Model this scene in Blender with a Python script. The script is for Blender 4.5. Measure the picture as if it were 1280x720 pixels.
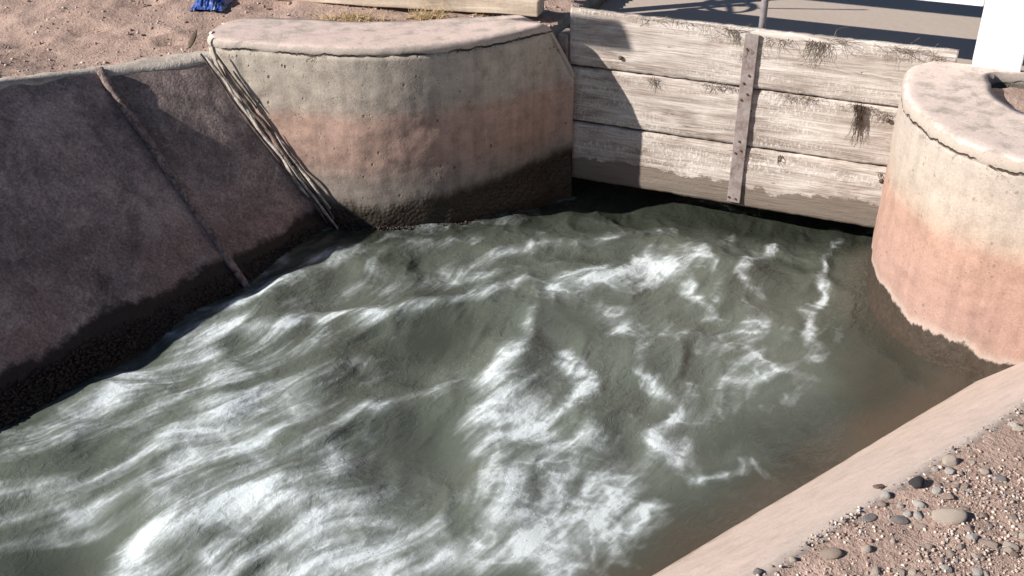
import bpy, bmesh, math, random
import numpy as np
from mathutils import Vector, Matrix
R = math.radians
S = bpy.context.scene
for o in list(bpy.data.objects): bpy.data.objects.remove(o)
# ------------------------------------------------------------------ camera
CAM_H, CAM_F, CAM_P = 2.32, 1350.0, 30.0
cam = bpy.data.cameras.new('camera'); cam.sensor_width = 36.0; cam.lens = CAM_F / 1280 * 36
cam.clip_start = 0.05; cam.clip_end = 500
co = bpy.data.objects.new('camera', cam); S.collection.objects.link(co)
co.location = (0, 0, CAM_H); co.rotation_euler = (R(90 - CAM_P), 0, 0); S.camera = co
# ------------------------------------------------------------------ light
SUN_AZ, SUN_EL = 16.0, 29.5            # direction the light travels, elevation
W = bpy.data.worlds.new('World'); S.world = W; W.use_nodes = True
nt = W.node_tree; nt.nodes.clear()
sky = nt.nodes.new('ShaderNodeTexSky'); sky.sky_type = 'NISHITA'; sky.sun_disc = False
trav = Vector((math.cos(R(SUN_AZ)), math.sin(R(SUN_AZ)), -math.tan(R(SUN_EL)))).normalized()
sky.air_density = 0.65; sky.dust_density = 0.3; sky.altitude = 900; sky.sun_elevation = R(SUN_EL); sky.sun_rotation = math.atan2(-trav.x, -trav.y)
bg = nt.nodes.new('ShaderNodeBackground'); bg.inputs['Strength'].default_value = 0.05
wo = nt.nodes.new('ShaderNodeOutputWorld')
nt.links.new(sky.outputs[0], bg.inputs[0]); nt.links.new(bg.outputs[0], wo.inputs[0])
sl = bpy.data.lights.new('sun', 'SUN'); sl.energy = 5.0; sl.angle = R(0.5); sl.color = (1.0, 0.94, 0.87)
so = bpy.data.objects.new('sun', sl); S.collection.objects.link(so)
so.rotation_euler = trav.to_track_quat('-Z', 'Y').to_euler(); so.location = (-5, -2, 6)
S.view_settings.view_transform = 'Standard'; S.view_settings.look = 'None'
S.view_settings.exposure = 0.62; S.view_settings.gamma = 1.0
S.render.engine = 'CYCLES'

# ------------------------------------------------------------------ helpers
_p = R(CAM_P); _fw = np.array([0, math.cos(_p), -math.sin(_p)]); _up = np.array([0, math.sin(_p), math.cos(_p)])
def at(x, y, z):
    """point of the place at height z that the photograph shows at pixel x, y"""
    d = _fw + np.array([1, 0, 0]) * (x - 640) / CAM_F - _up * (y - 360) / CAM_F
    return np.array([0, 0, CAM_H]) + d * ((z - CAM_H) / d[2])
rng = np.random.default_rng(7); random.seed(7)
_tab = np.random.default_rng(3).random((256, 256))
def vn(x, y, s=0):
    x = np.asarray(x, float) + s * 17.31; y = np.asarray(y, float) + s * 9.17
    xi = np.floor(x).astype(int); yi = np.floor(y).astype(int); fx = x - xi; fy = y - yi
    fx = fx * fx * (3 - 2 * fx); fy = fy * fy * (3 - 2 * fy)
    a = _tab[xi & 255, yi & 255]; b = _tab[(xi + 1) & 255, yi & 255]; c = _tab[xi & 255, (yi + 1) & 255]; d = _tab[(xi + 1) & 255, (yi + 1) & 255]
    return a + (b - a) * fx + (c - a) * fy + (a - b - c + d) * fx * fy
def fbm(x, y, s=0, o=4):
    r = 0; a = .5; t = 0
    for k in range(o):
        r = r + a * vn(x * 2 ** k, y * 2 ** k, s + k * 3); t += a; a *= .5
    return r / t
def sstep(a, b, x):
    t = np.clip((x - a) / (b - a), 0, 1); return t * t * (3 - 2 * t)
def link(name, me, mat=None, parent=None, loc=None, smooth=True):
    o = bpy.data.objects.new(name, me); S.collection.objects.link(o)
    if mat: me.materials.append(mat)
    if smooth: me.polygons.foreach_set('use_smooth', [True] * len(me.polygons))
    if parent: o.parent = parent
    if loc is not None: o.location = loc
    return o
def mesh(name, verts, faces, mat=None, parent=None, smooth=False, fix=True):
    me = bpy.data.meshes.new(name); me.from_pydata([tuple(map(float, v)) for v in verts], [], faces)
    if fix:
        bm = bmesh.new(); bm.from_mesh(me); bmesh.ops.recalc_face_normals(bm, faces=bm.faces); bm.to_mesh(me); bm.free()
    me.update(); return link(name, me, mat, parent, smooth=smooth)
def grid_mesh(name, X, Y, Z, keep=None, mat=None, parent=None, attrs=None, smooth=True):
    n, m = X.shape
    v = np.stack([X, Y, Z], -1).reshape(-1, 3).astype(np.float32)
    i = np.arange(n * m).reshape(n, m)
    q = np.stack([i[:-1, :-1], i[1:, :-1], i[1:, 1:], i[:-1, 1:]], -1).reshape(-1, 4)
    if keep is not None: q = q[keep.reshape(-1)]
    me = bpy.data.meshes.new(name)
    me.vertices.add(len(v)); me.vertices.foreach_set('co', v.ravel())
    me.loops.add(q.size); me.loops.foreach_set('vertex_index', q.ravel().astype(np.int32))
    me.polygons.add(len(q)); me.polygons.foreach_set('loop_start', np.arange(0, q.size, 4, dtype=np.int32))
    me.update(calc_edges=True); me.validate()
    for k, a in (attrs or {}).items():
        at_ = me.attributes.new(k, 'FLOAT', 'POINT'); at_.data.foreach_set('value', a.ravel().astype(np.float32))
    return link(name, me, mat, parent, smooth=smooth)
def tag(o, label, cat, group=None, kind=None):
    o['label'] = label; o['category'] = cat
    if group: o['group'] = group
    if kind: o['kind'] = kind
    return o
def thing(name, label, cat, loc=(0, 0, 0), rz=0, group=None):
    o = bpy.data.objects.new(name, None); S.collection.objects.link(o); o.empty_display_size = .1
    o.location = loc; o.rotation_euler = (0, 0, rz); return tag(o, label, cat, group)
def bm_box(bm, x0, x1, y0, y1, z0, z1, bev=0.0, seg=2):
    r = bmesh.ops.create_cube(bm, size=1.0)
    bmesh.ops.transform(bm, matrix=Matrix.Translation(((x0 + x1) / 2, (y0 + y1) / 2, (z0 + z1) / 2)) @ Matrix.Diagonal((x1 - x0, y1 - y0, z1 - z0, 1)), verts=r['verts'])
    if bev:
        es = list({e for v in r['verts'] for e in v.link_edges})
        bmesh.ops.bevel(bm, geom=es, offset=bev, segments=seg, affect='EDGES', profile=.6)
def bm_obj(name, bm, mat, parent=None, smooth=False):
    me = bpy.data.meshes.new(name); bm.to_mesh(me); bm.free(); return link(name, me, mat, parent, smooth=smooth)
def tube_geo(V, F, pts, r0, r1, n=4):
    pts = [Vector(p) for p in pts]; b = len(V)
    for i, p in enumerate(pts):
        t = (pts[min(i + 1, len(pts) - 1)] - pts[max(i - 1, 0)]).normalized()
        a = t.orthogonal().normalized(); c = t.cross(a); r = r0 + (r1 - r0) * i / (len(pts) - 1)
        for k in range(n):
            g = 2 * math.pi * k / n; V.append(p + (a * math.cos(g) + c * math.sin(g)) * r)
    for i in range(len(pts) - 1):
        for k in range(n):
            F.append((b + i * n + k, b + i * n + (k + 1) % n, b + (i + 1) * n + (k + 1) % n, b + (i + 1) * n + k))
    F.append(tuple(b + k for k in range(n))); F.append(tuple(b + (len(pts) - 1) * n + k for k in range(n)))
def resample(P, n):
    """smooth Catmull-Rom resampling of a polyline"""
    P = np.array(P, float); Q = np.vstack([2 * P[0] - P[1], P, 2 * P[-1] - P[-2]]); out = []
    for u in np.linspace(0, len(P) - 1 - 1e-6, n):
        i = int(u); t = u - i; a, b, c, d = Q[i:i + 4]
        out.append(.5 * (2 * b + (c - a) * t + (2 * a - 5 * b + 4 * c - d) * t * t + (3 * b - a - 3 * c + d) * t ** 3))
    return np.array(out)

# ------------------------------------------------------------------ materials
class NT:
    def __init__(s, name, rough=.85, spec=.3):
        s.m = bpy.data.materials.new(name); s.m.use_nodes = True; s.t = s.m.node_tree
        s.b = s.t.nodes['Principled BSDF']; s.b.inputs['Roughness'].default_value = rough
        s.b.inputs['Specular IOR Level'].default_value = spec
    def n(s, typ, **k):
        x = s.t.nodes.new('ShaderNode' + typ)
        for a, v in k.items(): setattr(x, a, v)
        return x
    def put(s, sock, v):
        if v is None: return
        if hasattr(v, 'is_linked') or isinstance(v, bpy.types.NodeSocket): s.t.links.new(v, sock)
        elif isinstance(v, (tuple, list)) and len(v) == 3 and sock.type == 'RGBA': sock.default_value = (*v, 1)
        else: sock.default_value = v
    def pos(s): return s.n('NewGeometry').outputs['Position']
    def obj(s): return s.n('TexCoord').outputs['Object']
    def attr(s, name): return s.n('Attribute', attribute_name=name).outputs['Fac']
    def scale(s, v, sc, rot=(0, 0, 0)):
        m = s.n('Mapping'); s.put(m.inputs[0], v); m.inputs['Scale'].default_value = sc; m.inputs['Rotation'].default_value = rot; return m.outputs[0]
    def sep(s, v, i):
        m = s.n('SeparateXYZ'); s.put(m.inputs[0], v); return m.outputs[i]
    def noise(s, v, sc, det=4, rough=.55, dist=0):
        m = s.n('TexNoise'); s.put(m.inputs['Vector'], v); m.inputs['Scale'].default_value = sc; m.inputs['Detail'].default_value = det
        m.inputs['Roughness'].default_value = rough; m.inputs['Distortion'].default_value = dist; return m.outputs['Fac']
    def voro(s, v, sc, feat='F1', out='Distance', rand=1):
        m = s.n('TexVoronoi', feature=feat); s.put(m.inputs['Vector'], v); m.inputs['Scale'].default_value = sc; m.inputs['Randomness'].default_value = rand; return m.outputs[out]
    def math(s, op, a, b=None, c=None):
        m = s.n('Math', operation=op)
        for i, v in enumerate((a, b, c)): s.put(m.inputs[i], v)
        return m.outputs[0]
    def rng(s, v, a, b, c=0, d=1, smooth=True):
        m = s.n('MapRange'); m.interpolation_type = 'SMOOTHSTEP' if smooth else 'LINEAR'
        s.put(m.inputs[0], v)
        for i, q in enumerate((a, b, c, d)): s.put(m.inputs[i + 1], q)
        return m.outputs[0]
    def ramp(s, v, stops):
        m = s.n('ValToRGB'); s.put(m.inputs[0], v); e = m.color_ramp.elements
        while len(e) < len(stops): e.new(.5)
        for q, (p, c) in zip(e, stops): q.position = p; q.color = (*c, 1)
        return m.outputs[0]
    def mix(s, f, a, b, mode='MIX'):
        m = s.n('Mix', data_type='RGBA', blend_type=mode); s.put(m.inputs[0], f); s.put(m.inputs[6], a); s.put(m.inputs[7], b); return m.outputs[2]
    def bump(s, h, dist=.01, st=1.0, normal=None):
        m = s.n('Bump'); s.put(m.inputs['Height'], h); m.inputs['Distance'].default_value = dist; m.inputs['Strength'].default_value = st
        if normal is not None: s.put(m.inputs['Normal'], normal)
        return m.outputs[0]
    def done(s, col=None, rough=None, normal=None):
        s.put(s.b.inputs['Base Color'], col); s.put(s.b.inputs['Roughness'], rough); s.put(s.b.inputs['Normal'], normal); return s.m

def gray(v): return (v, v, v)
def concrete(name, stops, zr, wet=None, wet_col=(.03, .024, .018), pits=1.0, crack=None, mott=.5, bumpd=.004, streak=.5, edge=None, zj=.10, soft=.012, climb=None, wb=1.2):
    """stops: colour along height inside zr; wet: height under which it is wet and algae-dark; crack: height of a wandering horizontal crack"""
    t = NT(name, .9, .25); p = t.pos(); z = t.sep(p, 2)
    n1 = t.noise(p, 3.2, 5, .6); n2 = t.noise(p, 14, 5, .65); n3 = t.noise(p, 120, 3, .6)
    zz = t.math('ADD', z, t.math('MULTIPLY', t.math('SUBTRACT', n1, .5), zj)); zz = t.math('ADD', zz, t.math('MULTIPLY', t.math('SUBTRACT', n2, .5), .05))
    col = t.ramp(t.rng(zz, zr[0], zr[1], 0, 1, False), stops)
    col = t.mix(mott, col, t.ramp(n2, [(.3, gray(.55)), (.5, gray(.95)), (.72, gray(1.15))]), 'MULTIPLY')
    st = t.noise(t.scale(p, (18, 18, 1.1)), 1.0, 4, .6)
    col = t.mix(streak, col, t.ramp(st, [(.34, gray(.62)), (.55, gray(1.0)), (.75, gray(1.12))]), 'MULTIPLY')
    st2 = t.noise(t.scale(p, (4, 4, 30)), 1.0, 3, .6)
    col = t.mix(streak * .5, col, t.ramp(st2, [(.34, gray(.7)), (.6, gray(1.05))]), 'MULTIPLY')
    col = t.mix(.5, col, t.ramp(n3, [(.3, gray(.7)), (.7, gray(1.15))]), 'MULTIPLY')
    pg = t.math('MULTIPLY', t.rng(t.voro(t.scale(p, (1, 1, .75)), 26), .08, .21, 1, 0), t.rng(t.noise(p, 9, 2), .50, .57))
    pg2 = t.math('MULTIPLY', t.rng(t.voro(p, 70), .08, .2, 1, 0), t.rng(t.noise(p, 16, 2), .55, .62))
    pit = t.math('MAXIMUM', pg, pg2); col = t.mix(t.math('MULTIPLY', pit, .8 * pits), col, (.09, .07, .055))
    h = t.math('SUBTRACT', t.math('ADD', t.math('MULTIPLY', n2, .8), t.math('MULTIPLY', n3, .25)), t.math('MULTIPLY', pit, .9 * pits))
    if crack is not None:
        wz = t.math('SUBTRACT', z, t.math('ADD', crack - .03, t.math('MULTIPLY', t.noise(t.scale(p, (1, 1, .25)), 7, 4, .7), .06)))
        cr = t.math('MULTIPLY', t.rng(t.math('ABSOLUTE', wz), .0015, .006, 1, 0), t.rng(t.noise(p, 4.5, 3), .40, .50))
        col = t.mix(t.math('MULTIPLY', cr, .88), col, (.05, .035, .025)); h = t.math('SUBTRACT', h, t.math('MULTIPLY', cr, 2.0))
        below = t.math('MULTIPLY', t.rng(wz, -.07, 0, 0, 1), t.rng(wz, 0, .002, 1, 0))
        chip = t.math('MULTIPLY', below, t.rng(t.noise(p, 16, 4, .7), .56, .62)); col = t.mix(t.math('MULTIPLY', chip, .5), col, (.22, .17, .13))
        h = t.math('SUBTRACT', h, t.math('MULTIPLY', chip, .6))
    rough = None
    if wet is not None:
        jag = t.math('ADD', t.math('MULTIPLY', t.math('SUBTRACT', t.noise(t.scale(p, (11, 11, 6)), 1.0, 7, .72), .5), .10), t.math('MULTIPLY', t.math('SUBTRACT', t.noise(p, 2.3, 2), .5), .12))
        wz = t.math('ADD', z, jag)
        if climb: wz = t.math('SUBTRACT', wz, t.rng(t.sep(p, 0), climb[0], climb[1], 0, climb[2]))
        wm = t.rng(wz, wet, wet + soft, 1, 0)
        if edge:
            fm = t.math('MULTIPLY', t.rng(wz, wet, wet + .05, 1, 0), .6); col = t.mix(fm, col, edge)
        wc = t.mix(t.noise(p, 45, 4, .7), tuple(c * .45 for c in wet_col), tuple(c * 2.0 for c in wet_col))
        col = t.mix(wm, col, wc); rough = t.rng(wm, 0, 1, .9, .42, False); h = t.math('ADD', h, t.math('MULTIPLY', wm, t.math('MULTIPLY', t.voro(p, 60), -wb)))
    return t.done(col, rough, t.bump(h, bumpd))

M = {}
M['wall_left'] = concrete('stained_concrete', [(0, (.22, .19, .165)), (.26, (.31, .265, .23)), (.40, (.44, .30, .245)), (.60, (.50, .34, .275)), (.67, (.48, .41, .345)), (.9, (.50, .44, .37)), (1, (.50, .435, .37))], (0, .9), wet=.085, crack=.846, mott=.7, streak=.55, soft=.07, climb=(-.75, .3, .125), zj=.08)
M['wall_right'] = concrete('salmon_concrete', [(0, (.35, .245, .20)), (.28, (.40, .255, .21)), (.54, (.42, .265, .205)), (.62, (.45, .355, .285)), (.7, (.45, .38, .32)), (.92, (.45, .39, .34)), (1, (.44, .385, .34))], (0, .9), wet=.115, wet_col=(.045, .034, .026), pits=.45, crack=.832, mott=.4, streak=.3, edge=(.46, .40, .35), zj=.09, wb=.3)
M['cap'] = concrete('pale_pink_concrete', [(0, (.46, .40, .35)), (.84, (.47, .405, .355)), (.98, (.62, .50, .45)), (1, (.64, .51, .46))], (.83, .884), pits=.35, mott=.2, streak=.12, bumpd=.003, crack=.846, zj=.01)  # pale pink top, lightened further to offset weaker sun on the flat face
M['cap_right'] = concrete('pale_salmon_concrete', [(0, (.41, .35, .305)), (.84, (.43, .365, .315)), (.98, (.65, .54, .485)), (1, (.68, .56, .505))], (.82, .879), pits=.3, mott=.15, streak=.1, bumpd=.003, crack=.832, zj=.01)  # top tone raised above the side to make up for slanting sun
M['lining_right'] = concrete('pink_concrete', [(0, (.40, .31, .25)), (.04, (.53, .43, .375)), (.8, (.56, .45, .40)), (1, (.50, .42, .375))], (0, .56), pits=.2, mott=.35, streak=.1, bumpd=.002, zj=.05)

def mat_slab():
    t = NT('dark_stained_concrete', .85, .3); p = t.pos(); z = t.sep(p, 2)
    n1 = t.noise(p, 2.6, 5, .6, .6); n2 = t.noise(p, 9, 6, .7, .4); n3 = t.noise(p, 90, 4, .6)
    col = t.ramp(t.math('ADD', t.math('MULTIPLY', n1, .65), t.math('MULTIPLY', n2, .35)), [(.36, (.17, .136, .128)), (.46, (.285, .222, .205)), (.54, (.44, .342, .31)), (.66, (.58, .45, .405))])
    pinkm = t.math('MULTIPLY', t.rng(z, .45, .12, 0, 1), t.rng(t.noise(p, 3, 3), .4, .62)); col = t.mix(t.math('MULTIPLY', pinkm, .6), col, (.30, .19, .16))
    sc = t.noise(t.scale(p, (46, 7, 9), (.2, .4, .7)), 1.0, 4, .7, 1.0)
    scm = t.math('MULTIPLY', t.rng(sc, .54, .66), t.rng(t.noise(p, 4, 3), .46, .6)); col = t.mix(t.math('MULTIPLY', scm, .7), col, (.48, .41, .37))
    sc2 = t.noise(t.scale(p, (9, 40, 40), (.1, .2, -.5)), 1.0, 3, .7, 1.0)
    scm2 = t.math('MULTIPLY', t.rng(sc2, .56, .68), t.rng(t.noise(p, 3.1, 3, .5, 1.0), .46, .58)); col = t.mix(t.math('MULTIPLY', scm2, .7), col, (.48, .41, .37))
    col = t.mix(.85, col, t.ramp(n3, [(.3, gray(.5)), (.7, gray(1.3))]), 'MULTIPLY'); n5 = t.noise(p, 320, 2); col = t.mix(.5, col, t.ramp(n5, [(.3, gray(.6)), (.7, gray(1.3))]), 'MULTIPLY')
    dr = t.noise(t.scale(p, (26, 26, 2.2)), 1.0, 4, .7); col = t.mix(.6, col, t.ramp(dr, [(.36, gray(.6)), (.55, gray(1.05))]), 'MULTIPLY')
    pt = t.math('MULTIPLY', t.rng(t.voro(p, 42), .06, .14, 1, 0), t.rng(t.noise(p, 7, 2), .5, .58)); col = t.mix(t.math('MULTIPLY', pt, .7), col, (.05, .04, .036))
    topm = t.rng(t.math('ADD', z, t.math('MULTIPLY', t.math('SUBTRACT', n2, .5), .1)), .80, .90); col = t.mix(t.math('MULTIPLY', topm, .30), col, (.40, .36, .30))
    wz = t.math('ADD', z, t.math('ADD', t.math('MULTIPLY', t.math('SUBTRACT', t.noise(p, 20, 5, .75), .5), .07), t.math('MULTIPLY', t.math('SUBTRACT', t.noise(p, 3, 2), .5), .08)))
    wm = t.rng(wz, .085, .115, 1, 0); col = t.mix(wm, col, t.mix(t.noise(p, 60, 4, .7), (.012, .009, .008), (.055, .038, .03)))
    h = t.math('ADD', t.math('ADD', n2, t.math('MULTIPLY', n3, .35)), t.math('MULTIPLY', wm, t.noise(p, 50, 3)))
    return t.done(col, t.rng(wm, 0, 1, .85, .6, False), t.bump(t.math('SUBTRACT', h, pt), .006))
M['slab'] = mat_slab()
def mat_lip():
    t = NT('pale_lip_concrete', .9, .2); p = t.pos(); n = t.noise(p, 12, 5, .65); n3 = t.noise(p, 100, 3)
    col = t.ramp(n, [(.3, (.33, .27, .235)), (.5, (.46, .41, .36)), (.7, (.56, .51, .45))])
    return t.done(t.mix(.4, col, t.ramp(n3, [(.3, gray(.7)), (.7, gray(1.1))]), 'MULTIPLY'), None, t.bump(t.math('ADD', n, t.math('MULTIPLY', n3, .4)), .008))
M['lip'] = mat_lip()
def mat_rough(name, a, b, sc=40, rough=.8, bumpd=.01, spec=.3):
    t = NT(name, rough, spec); p = t.pos(); n = t.noise(p, sc, 5, .65); n2 = t.noise(p, sc * .15, 3)
    col = t.mix(t.rng(n, .3, .7), a, b); col = t.mix(.5, col, t.ramp(n2, [(.3, gray(.65)), (.7, gray(1.2))]), 'MULTIPLY')
    return t.done(col, None, t.bump(n, bumpd))
M['rib'] = mat_rough('rusty_mortar', (.12, .08, .07), (.40, .31, .28), 60)
M['sliver'] = mat_rough('weathered_joint_filler', (.22, .18, .16), (.66, .61, .55), 25, .9, .006)
M['sliver_dark'] = mat_rough('dark_joint_filler', (.05, .04, .036), (.20, .16, .14), 30, .9, .006)
M['algae'] = mat_rough('wet_algae_grit', (.012, .009, .007), (.07, .05, .036), 70, .55, .008, .4)
def mat_soil(name, cols, sc=1.0, bumpd=.012):
    t = NT(name, .95, .15); p = t.pos(); n1 = t.noise(p, 1.6 * sc, 5, .6); n2 = t.noise(p, 11 * sc, 6, .7); n3 = t.noise(p, 70 * sc, 4, .65); n4 = t.noise(p, 260, 2)
    v = t.math('ADD', t.math('MULTIPLY', n1, .4), t.math('ADD', t.math('MULTIPLY', n2, .35), t.math('MULTIPLY', n3, .25)))
    col = t.ramp(v, [(.36, cols[0]), (.5, cols[1]), (.64, cols[2])])
    col = t.mix(.6, col, t.ramp(n4, [(.3, gray(.65)), (.7, gray(1.25))]), 'MULTIPLY')
    vd = t.voro(p, 85, out='Color'); vs = t.sep(vd, 0); gm = t.math('MULTIPLY', t.rng(t.voro(p, 85), .28, .36, 1, 0), t.rng(vs, .72, .76))
    col = t.mix(t.math('MULTIPLY', gm, .6), col, t.mix(t.sep(vd, 1), (.16, .11, .09), (.55, .45, .38)))
    h = t.math('ADD', t.math('ADD', n2, t.math('MULTIPLY', n3, .6)), t.math('ADD', t.math('MULTIPLY', n4, .15), t.math('MULTIPLY', gm, .35)))
    return t.done(col, None, t.bump(h, bumpd))
M['soil'] = mat_soil('dry_brown_soil', [(.275, .19, .155), (.41, .295, .245), (.53, .395, .33)])
def mat_wood():
    t = NT('weathered_whitewashed_wood', .9, .2); p = t.obj(); x = t.sep(p, 0); z = t.sep(p, 2)
    g1 = t.noise(t.scale(p, (2.6, 10, 24)), 1.0, 7, .72, .8); g2 = t.noise(t.scale(p, (5, 40, 150)), 1.0, 4, .6, .3); b = t.noise(p, 3.2, 4, .6); f = t.noise(t.scale(p, (70, 30, 30)), 1.0, 3)
    col = t.ramp(t.math('ADD', t.math('MULTIPLY', g1, .55), t.math('ADD', t.math('MULTIPLY', g2, .2), t.math('MULTIPLY', b, .25))), [(.35, (.17, .13, .11)), (.44, (.32, .265, .23)), (.51, (.47, .41, .365)), (.59, (.64, .585, .54))])
    flak = t.math('MULTIPLY', t.rng(t.noise(t.scale(p, (95, 50, 46)), 1.0, 4, .75), .48, .58), t.rng(t.noise(t.scale(p, (1.3, 5, 9)), 1.0, 4, .65), .42, .60)); col = t.mix(t.math('MULTIPLY', flak, .6), col, (.76, .71, .66))
    dk = t.rng(t.noise(t.scale(p, (9, 30, 60)), 1.0, 4, .7), .66, .74); col = t.mix(t.math('MULTIPLY', dk, .8), col, (.16, .12, .095))
    kn = t.voro(t.scale(p, (3.1, 1, 6.5)), 1.0); km = t.math('MULTIPLY', t.rng(t.math('ADD', kn, t.math('MULTIPLY', t.math('SUBTRACT', f, .5), .12)), .05, .13, 1, 0), t.rng(t.noise(p, 2.2, 2), .44, .5)); col = t.mix(t.math('MULTIPLY', km, .6), col, (.24, .19, .155))
    hole = t.math('MULTIPLY', t.rng(t.voro(t.scale(p, (9, 1, 12)), 1.0), .035, .07, 1, 0), t.rng(t.noise(p, 5, 2), .55, .6)); col = t.mix(t.math('MULTIPLY', hole, .8), col, (.08, .06, .05))
    # damp, silt-stained bottom edge of the gate
    wz = t.math('ADD', z, t.math('ADD', t.math('MULTIPLY', t.math('SUBTRACT', t.noise(t.scale(p, (9, 1, 12)), 1.0, 6, .75), .5), .16), t.math('MULTIPLY', t.math('SUBTRACT', t.noise(t.scale(p, (1.7, 1, 1)), 1.0, 2), .5), .10)))
    wm = t.rng(wz, .175, .19, 1, 0); wet = t.mix(g2, (.13, .105, .085), (.23, .19, .155)); col = t.mix(t.math('MULTIPLY', wm, .93), col, wet)
    sp = t.math('MULTIPLY', t.rng(t.voro(t.scale(p, (14, 1, 20)), 1.0), .12, .25, 1, 0), t.math('MULTIPLY', t.rng(z, .38, .2), t.rng(b, .45, .55))); col = t.mix(t.math('MULTIPLY', sp, .55), col, (.24, .20, .165))
    h = t.math('ADD', t.math('ADD', g1, t.math('MULTIPLY', g2, .6)), t.math('SUBTRACT', t.math('MULTIPLY', flak, .12), t.math('ADD', t.math('MULTIPLY', dk, .5), t.math('MULTIPLY', hole, 1.5))))
    return t.done(col, None, t.bump(h, .006))
M['wood'] = mat_wood()
def mat_timber():
    t = NT('pale_dry_timber', .9, .2); p = t.obj(); g = t.noise(t.scale(p, (2, 22, 22)), 1.0, 5, .65, .4); n = t.noise(p, 60, 3)
    col = t.ramp(g, [(.3, (.30, .225, .165)), (.5, (.50, .41, .32)), (.7, (.64, .55, .44))]); return t.done(t.mix(.4, col, t.ramp(n, [(.3, gray(.7)), (.7, gray(1.1))]), 'MULTIPLY'), None, t.bump(g, .006))
M['timber'] = mat_timber()
def mat_steel():
    t = NT('rusty_grey_steel', .65, .35); p = t.obj(); n = t.noise(p, 14, 6, .7); n2 = t.noise(p, 90, 3)
    col = t.ramp(n, [(.32, (.17, .12, .105)), (.48, (.26, .215, .20)), (.62, (.33, .285, .275))]); return t.done(t.mix(.5, col, t.ramp(n2, [(.3, gray(.7)), (.7, gray(1.15))]), 'MULTIPLY'), None, t.bump(t.math('ADD', n, t.math('MULTIPLY', n2, .4)), .003))
M['steel'] = mat_steel()
M['bolt'] = mat_rough('rusty_bolt', (.06, .035, .025), (.16, .10, .075), 80, .7, .002)
M['pipe'] = mat_rough('grey_pipe', (.17, .15, .16), (.24, .22, .23), 50, .5, .001, .4)
def mat_paint():
    t = NT('white_paint', .55, .4); p = t.pos(); n = t.noise(p, 9, 5, .6); n2 = t.noise(p, 80, 3)
    return t.done(t.ramp(n, [(.3, (.74, .73, .71)), (.6, (.82, .82, .81))]), None, t.bump(t.math('ADD', n2, n), .002))
M['paint'] = mat_paint()
M['weed'] = mat_rough('dry_weed', (.13, .10, .075), (.34, .27, .20), 60, .9, .002)
M['weed_dark'] = mat_rough('matted_dry_weed', (.08, .06, .045), (.24, .185, .135), 60, .9, .002)
M['straw'] = mat_rough('straw_grass', (.34, .24, .125), (.60, .46, .27), 60, .85, .002)
def mat_tarp():
    t = NT('blue_tarp', .35, .5); p = t.obj(); n = t.noise(p, 26, 4); c = t.rng(t.noise(t.scale(p, (40, 6, 6)), 1.0, 2), .64, .7)
    return t.done(t.mix(c, t.mix(n, (.03, .06, .27), (.08, .15, .42)), (.50, .55, .66)), None, t.bump(n, .01))
M['tarp'] = mat_tarp()
def mat_muddy():
    t = NT('still_muddy_water', .6, .12); p = t.pos(); n = t.noise(p, 3, 3); n2 = t.noise(p, 26, 3)
    return t.done(t.mix(n, (.44, .365, .31), (.49, .415, .355)), None, t.bump(t.math('ADD', n, t.math('MULTIPLY', n2, .3)), .004))
M['muddy'] = mat_muddy()
def stone_mat(name, a, b, spot=None):
    t = NT(name, .8, .3); p = t.obj(); n = t.noise(p, 60, 5, .65); n2 = t.noise(p, 240, 3)
    col = t.mix(t.rng(n, .3, .7), a, b); col = t.mix(.5, col, t.ramp(n2, [(.3, gray(.65)), (.7, gray(1.2))]), 'MULTIPLY')
    if spot: col = t.mix(t.math('MULTIPLY', t.rng(t.noise(p, 90, 3), .6, .66), .8), col, spot)
    return t.done(col, None, t.bump(t.math('ADD', n, t.math('MULTIPLY', n2, .4)), .004))
ST = {'pale': stone_mat('pale_stone', (.60, .50, .42), (.76, .66, .56), (.46, .34, .28)), 'white': stone_mat('white_stone', (.58, .54, .50), (.74, .70, .65)),
      'pink': stone_mat('pink_stone', (.42, .31, .265), (.57, .44, .385)), 'grey': stone_mat('grey_stone', (.27, .24, .235), (.42, .38, .365)),
      'dark': stone_mat('dark_slate', (.055, .052, .058), (.11, .10, .105)), 'tan': stone_mat('tan_stone', (.45, .35, .29), (.60, .49, .41)), 'brown': stone_mat('brown_stone', (.24, .155, .125), (.37, .255, .21))}

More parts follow.
